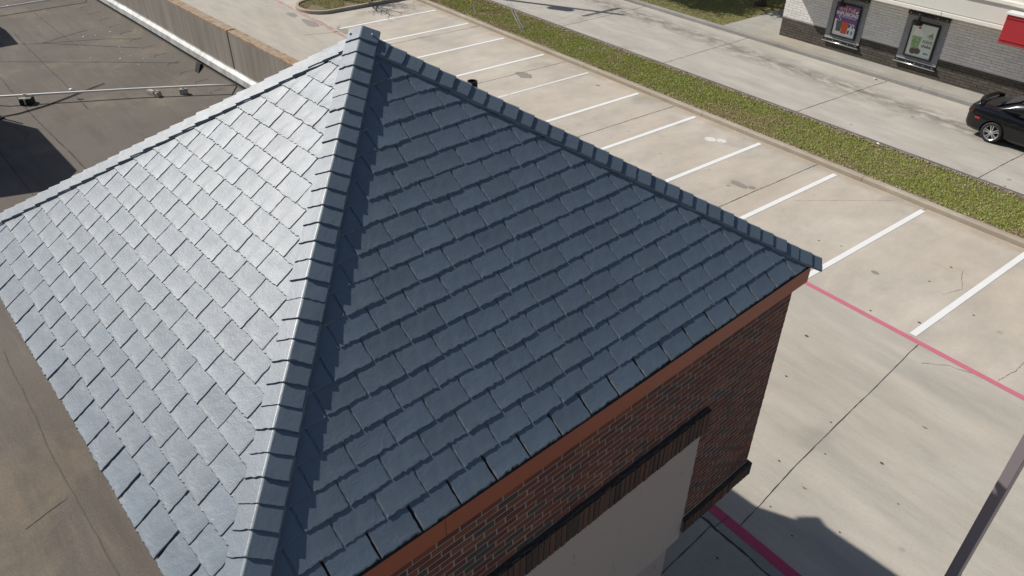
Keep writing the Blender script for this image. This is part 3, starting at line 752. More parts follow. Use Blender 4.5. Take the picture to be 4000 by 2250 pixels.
# ------------------------------------------------------------------ the flat-roofed store behind the tower
ZR = 4.5
S = thing('store_building', 'low store with a brown felt flat roof behind a concrete parapet', 'building', (-20, -12, 0), 'B')
m = MB(); m.box(-40, -.95, -22, -.95, .0, ZR-.3); part('store_wall', m, M['stucco'], S)
m = MB(); m.box(-40, -.4, -22, -.51, ZR-.3, ZR); rf = part('roof_felt', m, M['felt'], S)
sm = MB()
ribbon(sm, [(-19.6, -2.95), (-17.9, -3.02), (-15.3, -3.08), (-13.4, -3.16)], .022, ZR+.004, .004, .1)
ribbon(sm, [(-17, -3.99), (-13.3, -4.07), (-8, -4.0)], .028, ZR+.004, .004, .1)
for v_ in (-4.95,): ribbon(sm, [(-30, v_), (-1, v_)], .012, ZR+.004, .003, .15)
ribbon(sm, [(-22, -2.05), (-17.4, -2.1)], .02, ZR+.004, .004, .1)
ribbon(sm, [(-17.55, -3.74), (-15.68, -1.59), (-14.9, -.75)], .02, ZR+.004, .003, .1)
ribbon(sm, [(-18.35, -2.62), (-16.5, -1.0)], .026, ZR+.004, .004, .1)
ribbon(sm, [(-18.35, -2.62), (-17.75, -1.4), (-17.2, -.75)], .022, ZR+.004, .004, .1)
ribbon(sm, [(-18.35, -2.66), (-18.8, -1.5)], .022, ZR+.004, .004, .1)
ribbon(sm, [(-18.35, -2.62), (-18.6, -3.05)], .02, ZR+.004, .004, .1)
ribbon(sm, [(-13.6, -4.55), (-12.9, -4.35), (-12.6, -4.5)], .012, ZR+.004, .006, .06)
part('felt_seam', sm, M['felt_seam'], rf)
sm = MB()
for pts, wd in (([(-6.4, -6.30), (-4.2, -6.36), (-1.5, -6.33)], .014), ([(-3.62, -6.42), (-3.5, -6.8)], .010)): ribbon(sm, pts, wd, ZR+.004, .003, .06)
part('felt_crease', sm, M['felt_crease'], rf)
for q in range(26):                                                # torn lap corners along the flashing
    u_ = -24+q*.75; fm = MB()
    ribbon(fm, [(u_, -.62), (u_+.02, -.95), (u_+.12, -1.02)], .014, ZR+.004, .004, .05)
    part('felt_lap', fm, M['felt_seam'], rf)
# parapet: tilt-up panels with open joints
xs = [-40, -31.2, -21.6, -12.42, -5.2]
for a, b in zip(xs[:-1], xs[1:]):
    m = MB(); m.box(a+.022, b-.022, -.5, -.3, 0, 5.73); part('parapet_panel', m, M['panel'], S, bevel=.012)
for a in xs[1:-1]: part('joint_sealant', MB().box(a-.021, a+.021, -.46, -.34, 0, 5.70), M['joint'], S)
# upstand and white metal flashing
m = MB()
m.prism([(-.505, ZR-.05), (-.505, ZR+.40), (-.525, ZR+.40), (-.575, ZR+.14), (-.70, ZR+.0), (-.70, ZR-.05)], -40, -5.3, 0, 0)
part('upstand', m, M['felt'], S)
m = MB(); x = -40
while x < -5.5:
    xe = min(x+3.05, -5.3); dz = random.uniform(-.012, .012)
    m.prism([(-.506, ZR+.46+dz), (-.51, ZR+.42+dz), (-.575, ZR+.37+dz), (-.595, ZR+.27+dz), (-.607, ZR+.27+dz), (-.587, ZR+.385+dz), (-.52, ZR+.44+dz), (-.516, ZR+.46+dz)], x, xe+.03, 0, 0); x += 3.05
part('metal_flashing', m, M['flash'], S)
for u_ in (-14.05, -11.35): part('scupper', MB().prism([(-.705, ZR+.005), (-.625, ZR+.19), (-.58, ZR+.19), (-.66, ZR+.005)], u_-.10, u_+.10, 0, 0), M['rubber'], S)
# roof debris
m = MB()
for _ in range(20):
    u_, v_ = random.gauss(-16.2, 1.8), -1.0-abs(random.gauss(0, .5)); s = random.choice((.008, .010, .012, .022))
    m.box(u_-s, u_+s*random.uniform(.4, 1.4), v_-s*.6, v_+s*.7, ZR, ZR+s*.5)
solo('roof_debris', m, M['white'], 'small pale chips of debris on the felt roof by the parapet', 'debris', (-15, -1, ZR), 'B', kind='stuff')

# conduit and its supports
def conduit(pts, label, g=None):
    c_ = thing('conduit_pipe', label, 'pipe', pts[0], 'B', 'white roof conduits')
    m = MB(); m.tube(pts, .021, 10); part('pipe', m, M['white'], c_, smooth=True)
    m = MB()
    for f in (.42,):
        a, b = Vector(pts[0]), Vector(pts[-1]); p = a+(b-a)*f; d = (b-a).normalized()
        m.tube([p-d*.04, p+d*.04], .025, 10)
    part('coupling', m, M['white'], c_, smooth=True)
zc = ZR+.17
conduit([(-15.6, -5.1, zc), (-14.72, -4.34, zc), (-13.5, -2.26, zc-.01), (-12.65, -1.0, zc), (-12.28, -.52, zc)], 'long white conduit on blocks crossing the felt roof to the flashing')
conduit([(-21.7, -4.0, zc), (-21.65, -2.7, zc), (-21.65, -1.2, zc), (-21.6, -.5, zc)], 'white conduit at the far corner of the felt roof')
blockm = plain('block_timber', (.42, .39, .33), .85, var=.2)
def support(u_, v_, ang, l, wd, hh, lab, strut=False):
    s_ = thing('pipe_support', lab, 'pipe support', (u_, v_, ZR), 'B', 'blocks under the roof conduit')
    ca, sa = math.cos(ang), math.sin(ang)
    def bx(x0, x1, y0, y1, z0, z1):
        m = MB().box(x0, x1, y0, y1, z0, z1); m.v = [(u_+x*ca-y*sa, v_+x*sa+y*ca, ZR+z) for x, y, z in m.v]; return m
    part('block', bx(-l, l, -wd, wd, 0, hh*.8), M['rubber'] if strut else blockm, s_, bevel=.006)
    part('top_plate', bx(-l*.95, l*.95, -wd*.9, wd*.9, hh*.8, hh), blockm, s_, bevel=.004)
    part('clamp', bx(-.028, .028, -.012, .012, hh, hh+.065), M['galv'], s_)
    if strut: part('bolt', bx(-.012, .012, -wd-.015, -wd, .02, hh*.9), M['galv'], s_)
support(-14.47, -3.96, 1.0, .11, .10, .14, 'dark boxy conduit support with a bolt on its front', True)
support(-13.30, -1.90, .25, .17, .055, .10, 'flat grey block under the middle of the conduit')
support(-12.98, -1.42, .8, .07, .05, .11, 'small pale block under the conduit nearest the flashing')
pth = [(-14.05, -4.55), (-14.0, -4.25), (-14.1, -3.7), (-14.28, -3.25), (-14.5, -2.75), (-14.62, -2.45)]
m = MB(); m.tube([(a, b, ZR+.016) for a, b in pth], [.011, .012, .012, .011, .009, .006], 8)
solo('roof_cable', m, M['rubber'], 'black cable lying on the felt under the long conduit', 'cable', (-14, -4, ZR), 'B', smooth=True)
st = thing('cable_stand', 'dark leaning rod on a small foot at the left roof edge', 'stand', (-14.02, -4.56, ZR), 'B')
m = MB(); m.tube([(-14.02, -4.56, ZR+.02), (-14.12, -4.60, ZR+.35), (-14.25, -4.66, ZR+.8)], .02, 8); part('rod', m, M['rubber'], st)
m = MB(); m.box(-14.1, -13.94, -4.62, -4.5, ZR, ZR+.03); part('foot', m, M['rubber'], st, bevel=.005)
# rooftop units that throw the shadows on the felt
def unit(poly, z1, label):
    o = thing('rooftop_unit', label, 'air conditioner', (poly[0][0], poly[0][1], ZR), 'B', 'rooftop air conditioners')
    part('casing', MB().prism(poly, ZR+.15, z1), M['hvac'], o, bevel=.02)
    xs_ = [p[0] for p in poly]; ys_ = [p[1] for p in poly]
    part('curb', MB().box(min(xs_)+.1, max(xs_)-.25, min(ys_)+.1, max(ys_)-.35, ZR, ZR+.15), M['galv'], o)
    m = MB(); m.lathe([(.45, z1), (.45, z1+.08), (.40, z1+.08), (.38, z1+.01)], ((min(xs_)+max(xs_))/2, (min(ys_)+max(ys_))/2, 0), 24); part('fan_guard', m, M['rubber'], o)
unit([(-14.98, -5.02), (-12.68, -5.02), (-12.18, -5.44), (-12.5, -6.3), (-14.98, -6.9)], ZR+2.0, 'grey rooftop unit just left of the picture casting the big roof shadow')
unit([(-23.0, -3.75), (-21.4, -3.62), (-20.0, -3.68), (-20.0, -5.3), (-23.0, -5.3)], ZR+1.4, 'grey rooftop unit at the far left casting the upper shadow')

# ------------------------------------------------------------------ the square steel post in front
P_ = thing('steel_post', 'tall square purple brown post at the right, half in shadow', 'post', (33.94, -7.16, 0))
m = MB(); m.box(33.885, 34.0, -7.265, -7.06, .15, 5.6); part('shaft', m, M['post'], P_, bevel=.006)
m = MB(); m.box(33.882, 34.003, -7.268, -7.057, 2.27, 2.283); part('weld_band', m, M['joint'], P_)
m = MB(); m.box(33.83, 34.06, -7.32, -7.01, .15, .17); part('base_plate', m, M['post'], P_)

# ------------------------------------------------------------------ utility pole with guy wires (its top throws the shadow on the drive)
up_ = thing('utility_pole', 'timber power pole beyond the frame casting its shadow on the drive', 'utility pole', (-1.9, 6.75, .1))
part('pole', MB().tube([(-1.9, 6.75, .1), (-1.9, 6.75, 11.3)], [.16, .11], 12), M['wood'], up_, smooth=True)
part('crossarm', MB().box(-1.95, -1.85, 5.55, 7.95, 10.2, 10.32), M['wood'], up_)
m = MB(); m.lathe([(0, 7.7), (.25, 7.72), (.27, 7.8), (.27, 8.5), (.25, 8.58), (0, 8.6)], (-1.5, 6.55, 0), 18); part('transformer', m, M['galv'], up_, smooth=True)
for yy in (5.7, 6.3, 7.2, 7.8): part('insulator', MB().lathe([(.03, 10.32), (.05, 10.36), (.02, 10.42), (.05, 10.46), (0, 10.5)], (-1.9, yy, 0), 10), M['hvac'], up_)
def guy(name, a, b, label, guard=None):
    g_ = thing(name, label, 'guy wire', (a[0], a[1], .1), 'W', 'guy wires of the power pole')
    A_, B_ = Vector(a), Vector(b); d = (B_-A_).normalized()
    part('wire', MB().tube([A_, B_], .007, 6), M['galv'], g_)
    part('anchor_rod', MB().tube([A_-d*.1, A_+d*.42], .016, 8), M['galv'], g_)
    part('grip', MB().tube([A_+d*.40, A_+d*.75, A_+d*.95], [.030, .022, .012], 8), M['galv'], g_)
    if guard: part('guard', MB().tube([A_+d*.5, A_+d*2.4], .038, 10), guard, g_)
guy('guy_wire', (7.87, 6.82, .1), (-1.9, 6.75, 9.6), 'steel guy wire anchored in the grass strip, no guard')
guy('guy_wire', (7.98, 6.87, .1), (-1.9, 6.75, 10.6), 'second thinner guy wire rising beside the first from the grass')
guy('guy_wire', (4.45, 6.75, .1), (-1.9, 6.75, 8.0), 'guy wire with a yellow plastic guard at its foot', plain('yellow_plastic', (.75, .47, .02), .5))

# ------------------------------------------------------------------ trees
def limb(mb, p, d, r, L, depth, rs, spread, out=None, twig=None, sub=5):
    pts = [p]; rad = [r]; q = p.copy(); dd = d.copy()
    for i in range(sub):
        dd = (dd + Vector((rs.gauss(0, .16), rs.gauss(0, .16), rs.gauss(.03, .1)))).normalized(); q = q + dd*L/sub
        pts.append(q.copy()); rad.append(max(r*(1-.55*(i+1)/sub), .003))
    mb.tube(pts, rad, 7 if r > .04 else 5)
    if out is not None and depth <= 1: out += pts[1:]
    if depth > 0:
        for i in range(rs.randint(3, 4) if depth > 1 else rs.randint(4, 6)):
            f = rs.uniform(.35, 1); k = min(int(f*sub), sub); ax = Vector((rs.gauss(0, 1), rs.gauss(0, 1), rs.gauss(0, .5))).normalized()
            nd = (dd*.6 + ax*spread).normalized(); limb(mb, pts[k], nd, rad[k]*.62, L*rs.uniform(.5, .75), depth-1, rs, spread, out, twig, sub)
def tree(name, x, y, z, h, r, label, seed, leaves=0, crown=(0, 0), lsize=.09, cols=((.05, .085, .02), (.10, .14, .035))):
    rs = random.Random(seed); t_ = thing(name, label, 'tree', (x, y, z))
    tr = MB(); pts = [Vector((x, y, z-.1)), Vector((x+.02, y, z+.25)), Vector((x+.05, y+.03, z+h*.5)), Vector((x+.04, y+.06, z+h))]
    tr.tube(pts, [r*1.35, r, r*.85, r*.7], 14); part('trunk', tr, M['bark'], t_, smooth=True)
    br = MB(); tips = []
    n = crown[1] or 6
    for i in range(n):
        a = i*6.283/n+rs.uniform(-.4, .4)
        limb(br, pts[-1] - Vector((0, 0, rs.uniform(0, h*.18))), Vector((math.cos(a), math.sin(a), rs.uniform(.35, 1.1))).normalized(), r*.5, crown[0]*rs.uniform(.45, .62), 2 if leaves else 3, rs, .75, tips)
    part('branches', br, M['bark'], t_, smooth=True)
    if leaves:
        n = leaves; base = np.array([tuple(tips[i]) for i in rng.integers(0, len(tips), n)]) + rng.normal(0, .26, (n, 3))
        A_ = rng.normal(0, 1, (n, 3)); A_ /= np.linalg.norm(A_, axis=1)[:, None]; B_ = np.cross(A_, rng.normal(0, 1, (n, 3))); B_ /= np.linalg.norm(B_, axis=1)[:, None]
        s = rng.uniform(.6, 1.3, n)[:, None]*lsize
        v = np.stack([base-A_*s, base-B_*s*.5, base+A_*s, base+B_*s*.5], 1) - np.array([x, y, z])
        me = bpy.data.meshes.new('crown'); me.from_pydata(v.reshape(-1, 3).tolist(), [], np.arange(n*4).reshape(-1, 4).tolist()); me.materials.append(M['grass'])
        ca = me.color_attributes.new('col', 'FLOAT_COLOR', 'CORNER'); f = rng.random(n)[:, None]
        cc = np.array(cols[0])*(1-f)+np.array(cols[1])*f; ca.data.foreach_set('color', np.repeat(np.concatenate([cc, np.ones((n, 1))], 1), 4, 0).ravel())
        o = bpy.data.objects.new('crown', me); COL.objects.link(o); o.parent = t_
tree('bare_tree', -1.35, 2.6, .09, 1.9, .075, 'small leafless tree on the planting island, known by its twiggy shadow', 4, 0, (2.9, 8))
tree('shade_tree', 11.9, 18.65, .14, 3.2, .25, 'dark thick tree trunk on the lawn beside the white restaurant', 9, 9000, (4.6, 7), .13)
tree('shade_tree', 5.6, 15.6, .14, 3.6, .22, 'leafy tree on the lawn beyond the top edge, shading the kerb', 19, 9000, (4.4, 7), .13)

# ------------------------------------------------------------------ restaurant
Q = thing('restaurant', 'white painted brick drive-through restaurant with a charcoal base and red canopy', 'restaurant', (15.4, 15.4, 0))
YW = 15.4
def pbrick(name, z0, z1, mat, mor, seed, dark):
    mb = MB()
    brick_field(mb, lambda a, z, p: (15.4+a, YW-p, z), 0, 16, z0, z1, .400, .1016, .010, None, seed, .008, .0018, .3, .03)
    brick_field(mb, lambda a, z, p: (15.4-p, YW+a, z), 0, 6, z0, z1, .400, .1016, .010, None, seed+1, .008, .0018, .3, .03)
    o = part(name, mb, mat, Q)
    m = MB(); m.box(15.405, 45, YW+.005, 30, z0, z1); part('mortar_bed', m, mor, o)
pbrick('brick_base', .15, .92, M['pbrick_d'], M['pmortar_d'], 31, 1)
pbrick('brick_wall', .925, 3.2, M['pbrick_w'], M['pmortar_w'], 33, 0)
m = MB(); m.box(15.3, 45, 14.36, 30, 2.70, 2.83); part('eave_trim', m, M['trim_w'], Q, bevel=.01)
m = MB(); m.box(15.3, 45, 14.42, 30, 2.835, 3.49); fb = part('fascia', m, M['fascia_w'], Q, bevel=.01)
m = MB()
for x in (20.6, 25.9, 31): m.box(x-.006, x+.006, 14.415, 14.42, 2.84, 3.485)
for x in (18.2, 22.4, 27): m.box(x-.005, x+.005, 14.353, 14.36, 2.705, 2.83)
m.box(15.3, 45, 14.412, 14.42, 2.85, 2.862)
part('panel_joint', m, M['kerb_grey'], fb)
m = MB(); m.box(15.3, 45, 14.35, 30, 3.50, 3.62); part('cornice', m, M['trim_w'], Q, bevel=.01)
m = MB(); m.box(15.3, 45, 14.55, 30, 3.62, 4.1); part('parapet', m, M['fascia_w'], Q)
m = MB(); m.box(24.66, 30, 13.98, 14.345, 2.40, 3.32); cp = part('canopy', m, M['canopy_red'], Q, bevel=.008)
m = MB(); m.box(24.62, 30, 13.94, 14.34, 3.325, 3.40); part('canopy_cap', m, M['white'], cp, bevel=.006)
m = MB(); m.box(24.655, 30, 13.955, 13.98, 2.52, 2.545); m.box(24.655, 30, 13.955, 13.98, 3.22, 3.245); part('canopy_bead', m, M['canopy_red'], cp)
m = MB(); m.box(19.48, 19.72, 15.24, 15.385, 2.6, 2.69); part('wall_bracket', m, M['rust'], Q, bevel=.008)

def text(s, x, z, size, mat, parent, y, ext=.0015, shear=0.0, ox=None, bold=0.0):
    c_ = bpy.data.curves.new('lettering', 'FONT'); c_.body = s; c_.size = size; c_.extrude = ext; c_.align_x = 'CENTER'; c_.shear = shear; c_.offset = bold
    c_.materials.append(mat); o = bpy.data.objects.new('tmp', c_); COL.objects.link(o); bpy.context.view_layer.update()
    me = bpy.data.meshes.new_from_object(o.evaluated_get(bpy.context.evaluated_depsgraph_get())); bpy.data.objects.remove(o)
    o = bpy.data.objects.new('lettering', me); COL.objects.link(o)
    root = parent
    while root.parent: root = root.parent
    g = ORG[root.name]; o.location = (x-g[0], y-g[1], z-g[2]); o.rotation_euler = (math.pi/2, 0, 0); o.parent = parent
    return o
def flatm(name, col): return plain(name, col, .35, var=.03)
INK = {k: flatm('ink_'+k, v) for k, v in dict(purple=(.16, .07, .25), white=(.75, .76, .73), mint=(.62, .70, .62), red=(.62, .03, .04), grey=(.10, .115, .13), orange=(.60, .09, .035), blue=(.03, .06, .22), cyan=(.05, .30, .45), green=(.20, .34, .13), lime=(.33, .47, .24), brown=(.11, .075, .065), cream=(.72, .70, .62), tan=(.20, .165, .12), sky=(.12, .25, .5)).items()}
def board(x0, x1, px0, px1, label, plab):
    b = thing('poster_board', label, 'poster', (x0, YW, .5), 'W', 'corrugated poster boards on the restaurant wall')
    m = MB(); z = .60; N = 34; pts = []                          # horizontal corrugations
    dz = (2.62-.60)/N
    vs = []
    for i in range(N*2+1):
        yy = YW-.022-(.016 if i % 2 else 0); vs += [(x0, yy, z+dz*i/2), (x1, yy, z+dz*i/2)]
    vs2 = [(x0, YW-.010, .60), (x1, YW-.010, .60), (x1, YW-.010, 2.62), (x0, YW-.010, 2.62)]
    m.add(vs, [(2*i, 2*i+1, 2*i+3, 2*i+2) for i in range(N*2)]); m.add(vs2, [(0, 3, 2, 1)])
    part('corrugated_sheet', m, M['corr'], b)
    for zz in (.52, 2.29):
        m = MB(); m.box(x0-.01, x1+.01, YW-.085, YW-.012, zz, zz+.105); br_ = part('angle_bar', m, M['black'], b, bevel=.004)
        for k in range(5):
            xx = x0+.1+(x1-x0-.2)*k/4; part('rivet', MB().box(xx-.014, xx+.014, YW-.094, YW-.085, zz+.04, zz+.066), M['chrome'], br_)
    m = MB(); m.tube([(x0-.04, YW-.10, .50), (x1+.03, YW-.10, .50)], .028, 12); part('rail', m, M['chrome'], b, smooth=True)
    fr = MB(); z0, z1 = .77, 2.09; t_ = .055
    fr.box(px0, px0+t_, YW-.10, YW-.04, z0, z1); fr.box(px1-t_, px1, YW-.10, YW-.04, z0, z1)
    fr.box(px0+t_, px1-t_, YW-.10, YW-.04, z0, z0+t_); fr.box(px0+t_, px1-t_, YW-.10, YW-.04, z1-t_, z1)
    part('poster_frame', fr, M['black'], b, bevel=.005)
    m = MB(); m.box(px0+t_, px1-t_, YW-.075, YW-.045, z0+t_, z1-t_)
    return b, m, (px0+t_, px1-t_, z0+t_, z1-t_), YW-.075
def shape(name, poly, y, mat, par):
    m = MB(); m.prism(poly, y-.0016, y, 0, 1); return part(name, m, mat, par)
def disc(cx, cz, rx, rz, n=18, a0=0, a1=6.283): return [(cx+rx*math.cos(a0+(a1-a0)*k/n), cz+rz*math.sin(a0+(a1-a0)*k/n)) for k in range(n if a1 > 6.2 else n+1)]
# poster one: drinks
b, m, (a, e, z0, z1), y = board(17.57, 19.15, 17.83, 18.92, 'poster board with a purple drinks poster, the farther from the car', '')
po = part('poster', m, INK['white'], b)
W_ = e-a; H_ = z1-z0
shape('backdrop', [(a, z0+H_*.54), (a+W_*.1, z0+H_*.50), (e, z0+H_*.32), (e, z1), (a, z1)], y, INK['purple'], po)
for s, zz, sz, mt, b_ in (('Red Bull', z0+H_*.815, .205, INK['red'], .0), ('INFUSIONS', z0+H_*.665, .195, INK['white'], .006)):
    if s == 'Red Bull': text(s, a+W_*.46, zz, sz, INK['white'], po, y-.003, bold=.008)
    text(s, a+W_*(.46 if s == 'Red Bull' else .50), zz, sz, mt, po, y-.006, bold=b_)
shape('subtitle', [(a+W_*.12, z0+H_*.625), (a+W_*.92, z0+H_*.605), (a+W_*.92, z0+H_*.62), (a+W_*.12, z0+H_*.64)], y-.002, INK['white'], po)
shape('emblem', [(a+W_*.82, z0+H_*.80), (a+W_*.93, z0+H_*.80), (a+W_*.96, z0+H_*.90), (a+W_*.88, z0+H_*.86)], y-.002, INK['cream'], po)
shape('cup', [(a+W_*.13, z0+H_*.13), (a+W_*.34, z0+H_*.13), (a+W_*.37, z0+H_*.47), (a+W_*.09, z0+H_*.47)], y-.002, INK['grey'], po)
shape('cup', [(a+W_*.37, z0+H_*.09), (a+W_*.63, z0+H_*.09), (a+W_*.68, z0+H_*.47), (a+W_*.34, z0+H_*.47)], y-.0045, INK['orange'], po)
shape('straw', [(a+W_*.14, z0+H_*.62), (a+W_*.17, z0+H_*.62), (a+W_*.29, z0+H_*.49), (a+W_*.26, z0+H_*.49)], y-.004, INK['white'], po)
for q, (xx, zz, mt) in enumerate(((.70, .29, 'blue'), (.86, .29, 'cyan'), (.71, .09, 'blue'), (.87, .09, 'cyan'))):
    can = shape('can', [(a+W_*xx-.06, z0+H_*zz), (a+W_*xx+.06, z0+H_*zz), (a+W_*xx+.06, z0+H_*(zz+.16)), (a+W_*xx-.06, z0+H_*(zz+.16))], y-.0025-.002*(q > 1), INK['white'], po)
    shape('can_label', [(a+W_*xx-.045, z0+H_*(zz+.02)), (a+W_*xx+.03, z0+H_*(zz+.02)), (a+W_*xx+.045, z0+H_*(zz+.14)), (a+W_*xx-.03, z0+H_*(zz+.14))], y-.0045-.002*(q > 1), INK[mt], can)
# poster two: mint shake
b, m, (a, e, z0, z1), y = board(20.78, 22.38, 21.04, 22.12, 'poster board with a pale mint shake poster, the nearer to the car', '')
po = part('poster', m, INK['mint'], b)
shape('glass', [(a+W_*.14, z0+H_*.20), (a+W_*.42, z0+H_*.20), (a+W_*.50, z0+H_*.62), (a+W_*.10, z0+H_*.62)], y, INK['lime'], po)
for q in range(26):
    f = random.random(); cz = z0+H_*(.23+.37*f); cx = a+W_*(random.uniform(.17-.04*f, .40+.07*f)); shape('mint_fleck', disc(cx, cz, .03, .022, 7), y-.0018, INK['green'], po)
shape('cream_top', [(a+W_*.08, z0+H_*.62), (a+W_*.52, z0+H_*.62), (a+W_*.50, z0+H_*.72), (a+W_*.40, z0+H_*.80), (a+W_*.33, z0+H_*.87), (a+W_*.22, z0+H_*.86), (a+W_*.14, z0+H_*.76)], y-.0016, INK['white'], po)
shape('cherry', disc(a+W_*.30, z0+H_*.875, .055, .05), y-.0034, INK['red'], po)
shape('cookie', disc(a+W_*.27, z0+H_*.15, .125, .115), y-.0036, INK['brown'], po); shape('cookie', disc(a+W_*.44, z0+H_*.17, .125, .115), y-.0052, INK['brown'], po)
shape('emblem', [(a+W_*.64, z0+H_*.665), (a+W_*.86, z0+H_*.80), (a+W_*.88, z0+H_*.70), (a+W_*.92, z0+H_*.62), (a+W_*.80, z0+H_*.66)], y, INK['green'], po)
shape('emblem_band', [(a+W_*.66, z0+H_*.635), (a+W_*.80, z0+H_*.63), (a+W_*.90, z0+H_*.58), (a+W_*.80, z0+H_*.605)], y, INK['red'], po)
text('mint', a+W_*.735, z0+H_*.455, .215, INK['tan'], po, y-.002, bold=.004)
text('shake', a+W_*.735, z0+H_*.325, .165, INK['grey'], po, y-.002, bold=.004)
shape('blue_mark', disc(a+W_*.76, z0+H_*.145, .14, .035), y, INK['sky'], po); shape('blue_mark', disc(a+W_*.64, z0+H_*.145, .045, .045), y-.0018, INK['white'], po)
# barn lamps over the posters
for lx, lab in ((18.22, 'black barn lamp over the purple drinks poster'), (21.42, 'black barn lamp over the mint shake poster')):
    l_ = thing('barn_lamp', lab, 'lamp', (lx, YW, 2.5), 'W', 'barn lamps over the wall posters')
    part('arm', MB().tube([(lx, YW-.09, 2.34), (lx, YW-.2, 2.5), (lx, YW-.36, 2.52), (lx, YW-.42, 2.40), (lx, YW-.42, 2.30)], .014, 8), M['black'], l_, smooth=True)
    part('shade', MB().lathe([(.03, 2.34), (.045, 2.28), (.055, 2.22), (.16, 2.12), (.175, 2.06), (.165, 2.06), (.05, 2.2)], (lx, YW-.42, 0), 20), M['black'], l_, smooth=True)
    part('wall_plate', MB().box(lx-.05, lx+.05, YW-.105, YW-.085, 2.30, 2.40), M['black'], l_)

# ------------------------------------------------------------------ black saloon car in the drive
def carpaint():
    t = NT('black_car_paint'); t.out((.005, .006, .008), .25, None, 0, .3)
    t.b.inputs['Coat Weight'].default_value = .45; t.b.inputs['Coat Roughness'].default_value = .04; return t.m
M['car'] = carpaint(); t = NT('tinted_glass'); M['glass'] = t.out((.012, .014, .016), .06, None, 0, .6)
t = NT('tail_lens'); M['lens'] = t.out((.035, .014, .015), .12); t = NT('marker_lens'); M['marker'] = t.out((.45, .03, .035), .25)
K = thing('black_car', 'black saloon with a boot spoiler waiting in the drive', 'car', (27.85, 12.55, 0))
X0, YC = 25.33, 12.56
def loft(sections, closed=False, caps=True):
    m = MB(); n = len(sections[0]); vs = [p for s in sections for p in s]; fs = []
    for i in range(len(sections)-1):
        for k in range(n-1 if not closed else n): fs.append((i*n+k, i*n+(k+1) % n, (i+1)*n+(k+1) % n, (i+1)*n+k))
    if caps: fs += [tuple(range(n)), tuple(range((len(sections)-1)*n, len(sections)*n))]
    return m.add(vs, fs)
def sec(x, hw, zb, zs, zt, tw):   # half outline mirrored: sill, widest, shoulder, deck
    hp = [(hw*.90, zb), (hw*.985, zb+.10), (hw, (zb+zs)*.5), (hw*.985, zs-.06), (hw*.955, zs), (tw, zt-.012), (tw*.6, zt+.004)]
    return [(X0+x, YC-y, z) for y, z in hp] + [(X0+x, YC+y, z) for y, z in reversed(hp)]
st_ = [(.0, .60, .52, .72, .78, .42), (.015, .72, .42, .80, .88, .55), (.06, .82, .34, .92, .99, .66), (.16, .89, .27, .985, 1.045, .74), (.40, .925, .24, .99, 1.055, .78), (.75, .94, .22, .985, 1.05, .78), (1.1, .945, .2, .975, 1.04, .76), (1.9, .945, .2, .95, .99, .74), (2.6, .945, .2, .935, .97, .72), (3.4, .945, .2, .92, .98, .74), (3.9, .94, .21, .89, .95, .74), (4.5, .925, .22, .82, .86, .72), (4.85, .86, .25, .74, .78, .66), (5.02, .72, .30, .64, .66, .5), (5.06, .58, .40, .56, .58, .42)]
body = part('body', loft([sec(*s) for s in st_], True), M['car'], K, smooth=True)
for wx in (.97, 4.02):
    me = mesh_of('cut', MB().lathe([(0, -1.2), (.385, -1.2), (.385, 1.2), (0, 1.2)], (X0+wx-ORG[K.name][0], YC-ORG[K.name][1], .335), 36, 'y'), M['rubber'])
    cut = bpy.data.objects.new('cut', me); COL.objects.link(cut); cut.parent = K
    bo = body.modifiers.new('b', 'BOOLEAN'); bo.object = cut; bo.operation = 'DIFFERENCE'; bo.solver = 'EXACT'
    bpy.context.view_layer.update()
    nm = bpy.data.meshes.new_from_object(body.evaluated_get(bpy.context.evaluated_depsgraph_get()))
    body.modifiers.clear(); body.data = nm; bpy.data.objects.remove(cut)
try:
    body.data.set_sharp_from_angle(angle=R(32))
except Exception: pass
part('underbody', MB().box(X0+.25, X0+4.8, YC-.62, YC+.62, .2, .75), M['rubber'], K)
# cabin
def cab(x, bw, zb, rw, zr): 
    hp = [(bw, zb), (bw-(bw-rw)*.55, zb+(zr-zb)*.62), (rw+.03, zr-.06), (rw-.08, zr-.008), (rw*.5, zr+.012)]
    return [(X0+x, YC-y, z) for y, z in hp] + [(X0+x, YC+y, z) for y, z in reversed(hp)]
cs = [(.62, .70, 1.02, .62, 1.04), (.95, .76, 1.0, .60, 1.19), (1.30, .80, .98, .61, 1.36), (1.65, .82, .97, .62, 1.445), (2.2, .83, .95, .63, 1.475), (2.8, .83, .94, .62, 1.45), (3.2, .82, .94, .60, 1.33), (3.65, .80, .94, .62, 1.10), (3.95, .78, .93, .66, .96)]
cabin = part('cabin', loft([cab(*s) for s in cs], True), M['car'], K, smooth=True)
def quadpatch(pts, off=.004):
    m = MB(); v = [Vector(p) for p in pts]; nn = (v[1]-v[0]).cross(v[2]-v[0]).normalized()
    if nn.y > 0 and abs(nn.y) > .4: nn = -nn
    if nn.z < 0 and abs(nn.y) <= .4: nn = -nn
    m.add([p+nn*off for p in v]+[p-nn*.01 for p in v], [tuple(range(len(v)))]+[(i, (i+1) % len(v), len(v)+(i+1) % len(v), len(v)+i) for i in range(len(v))]); return m
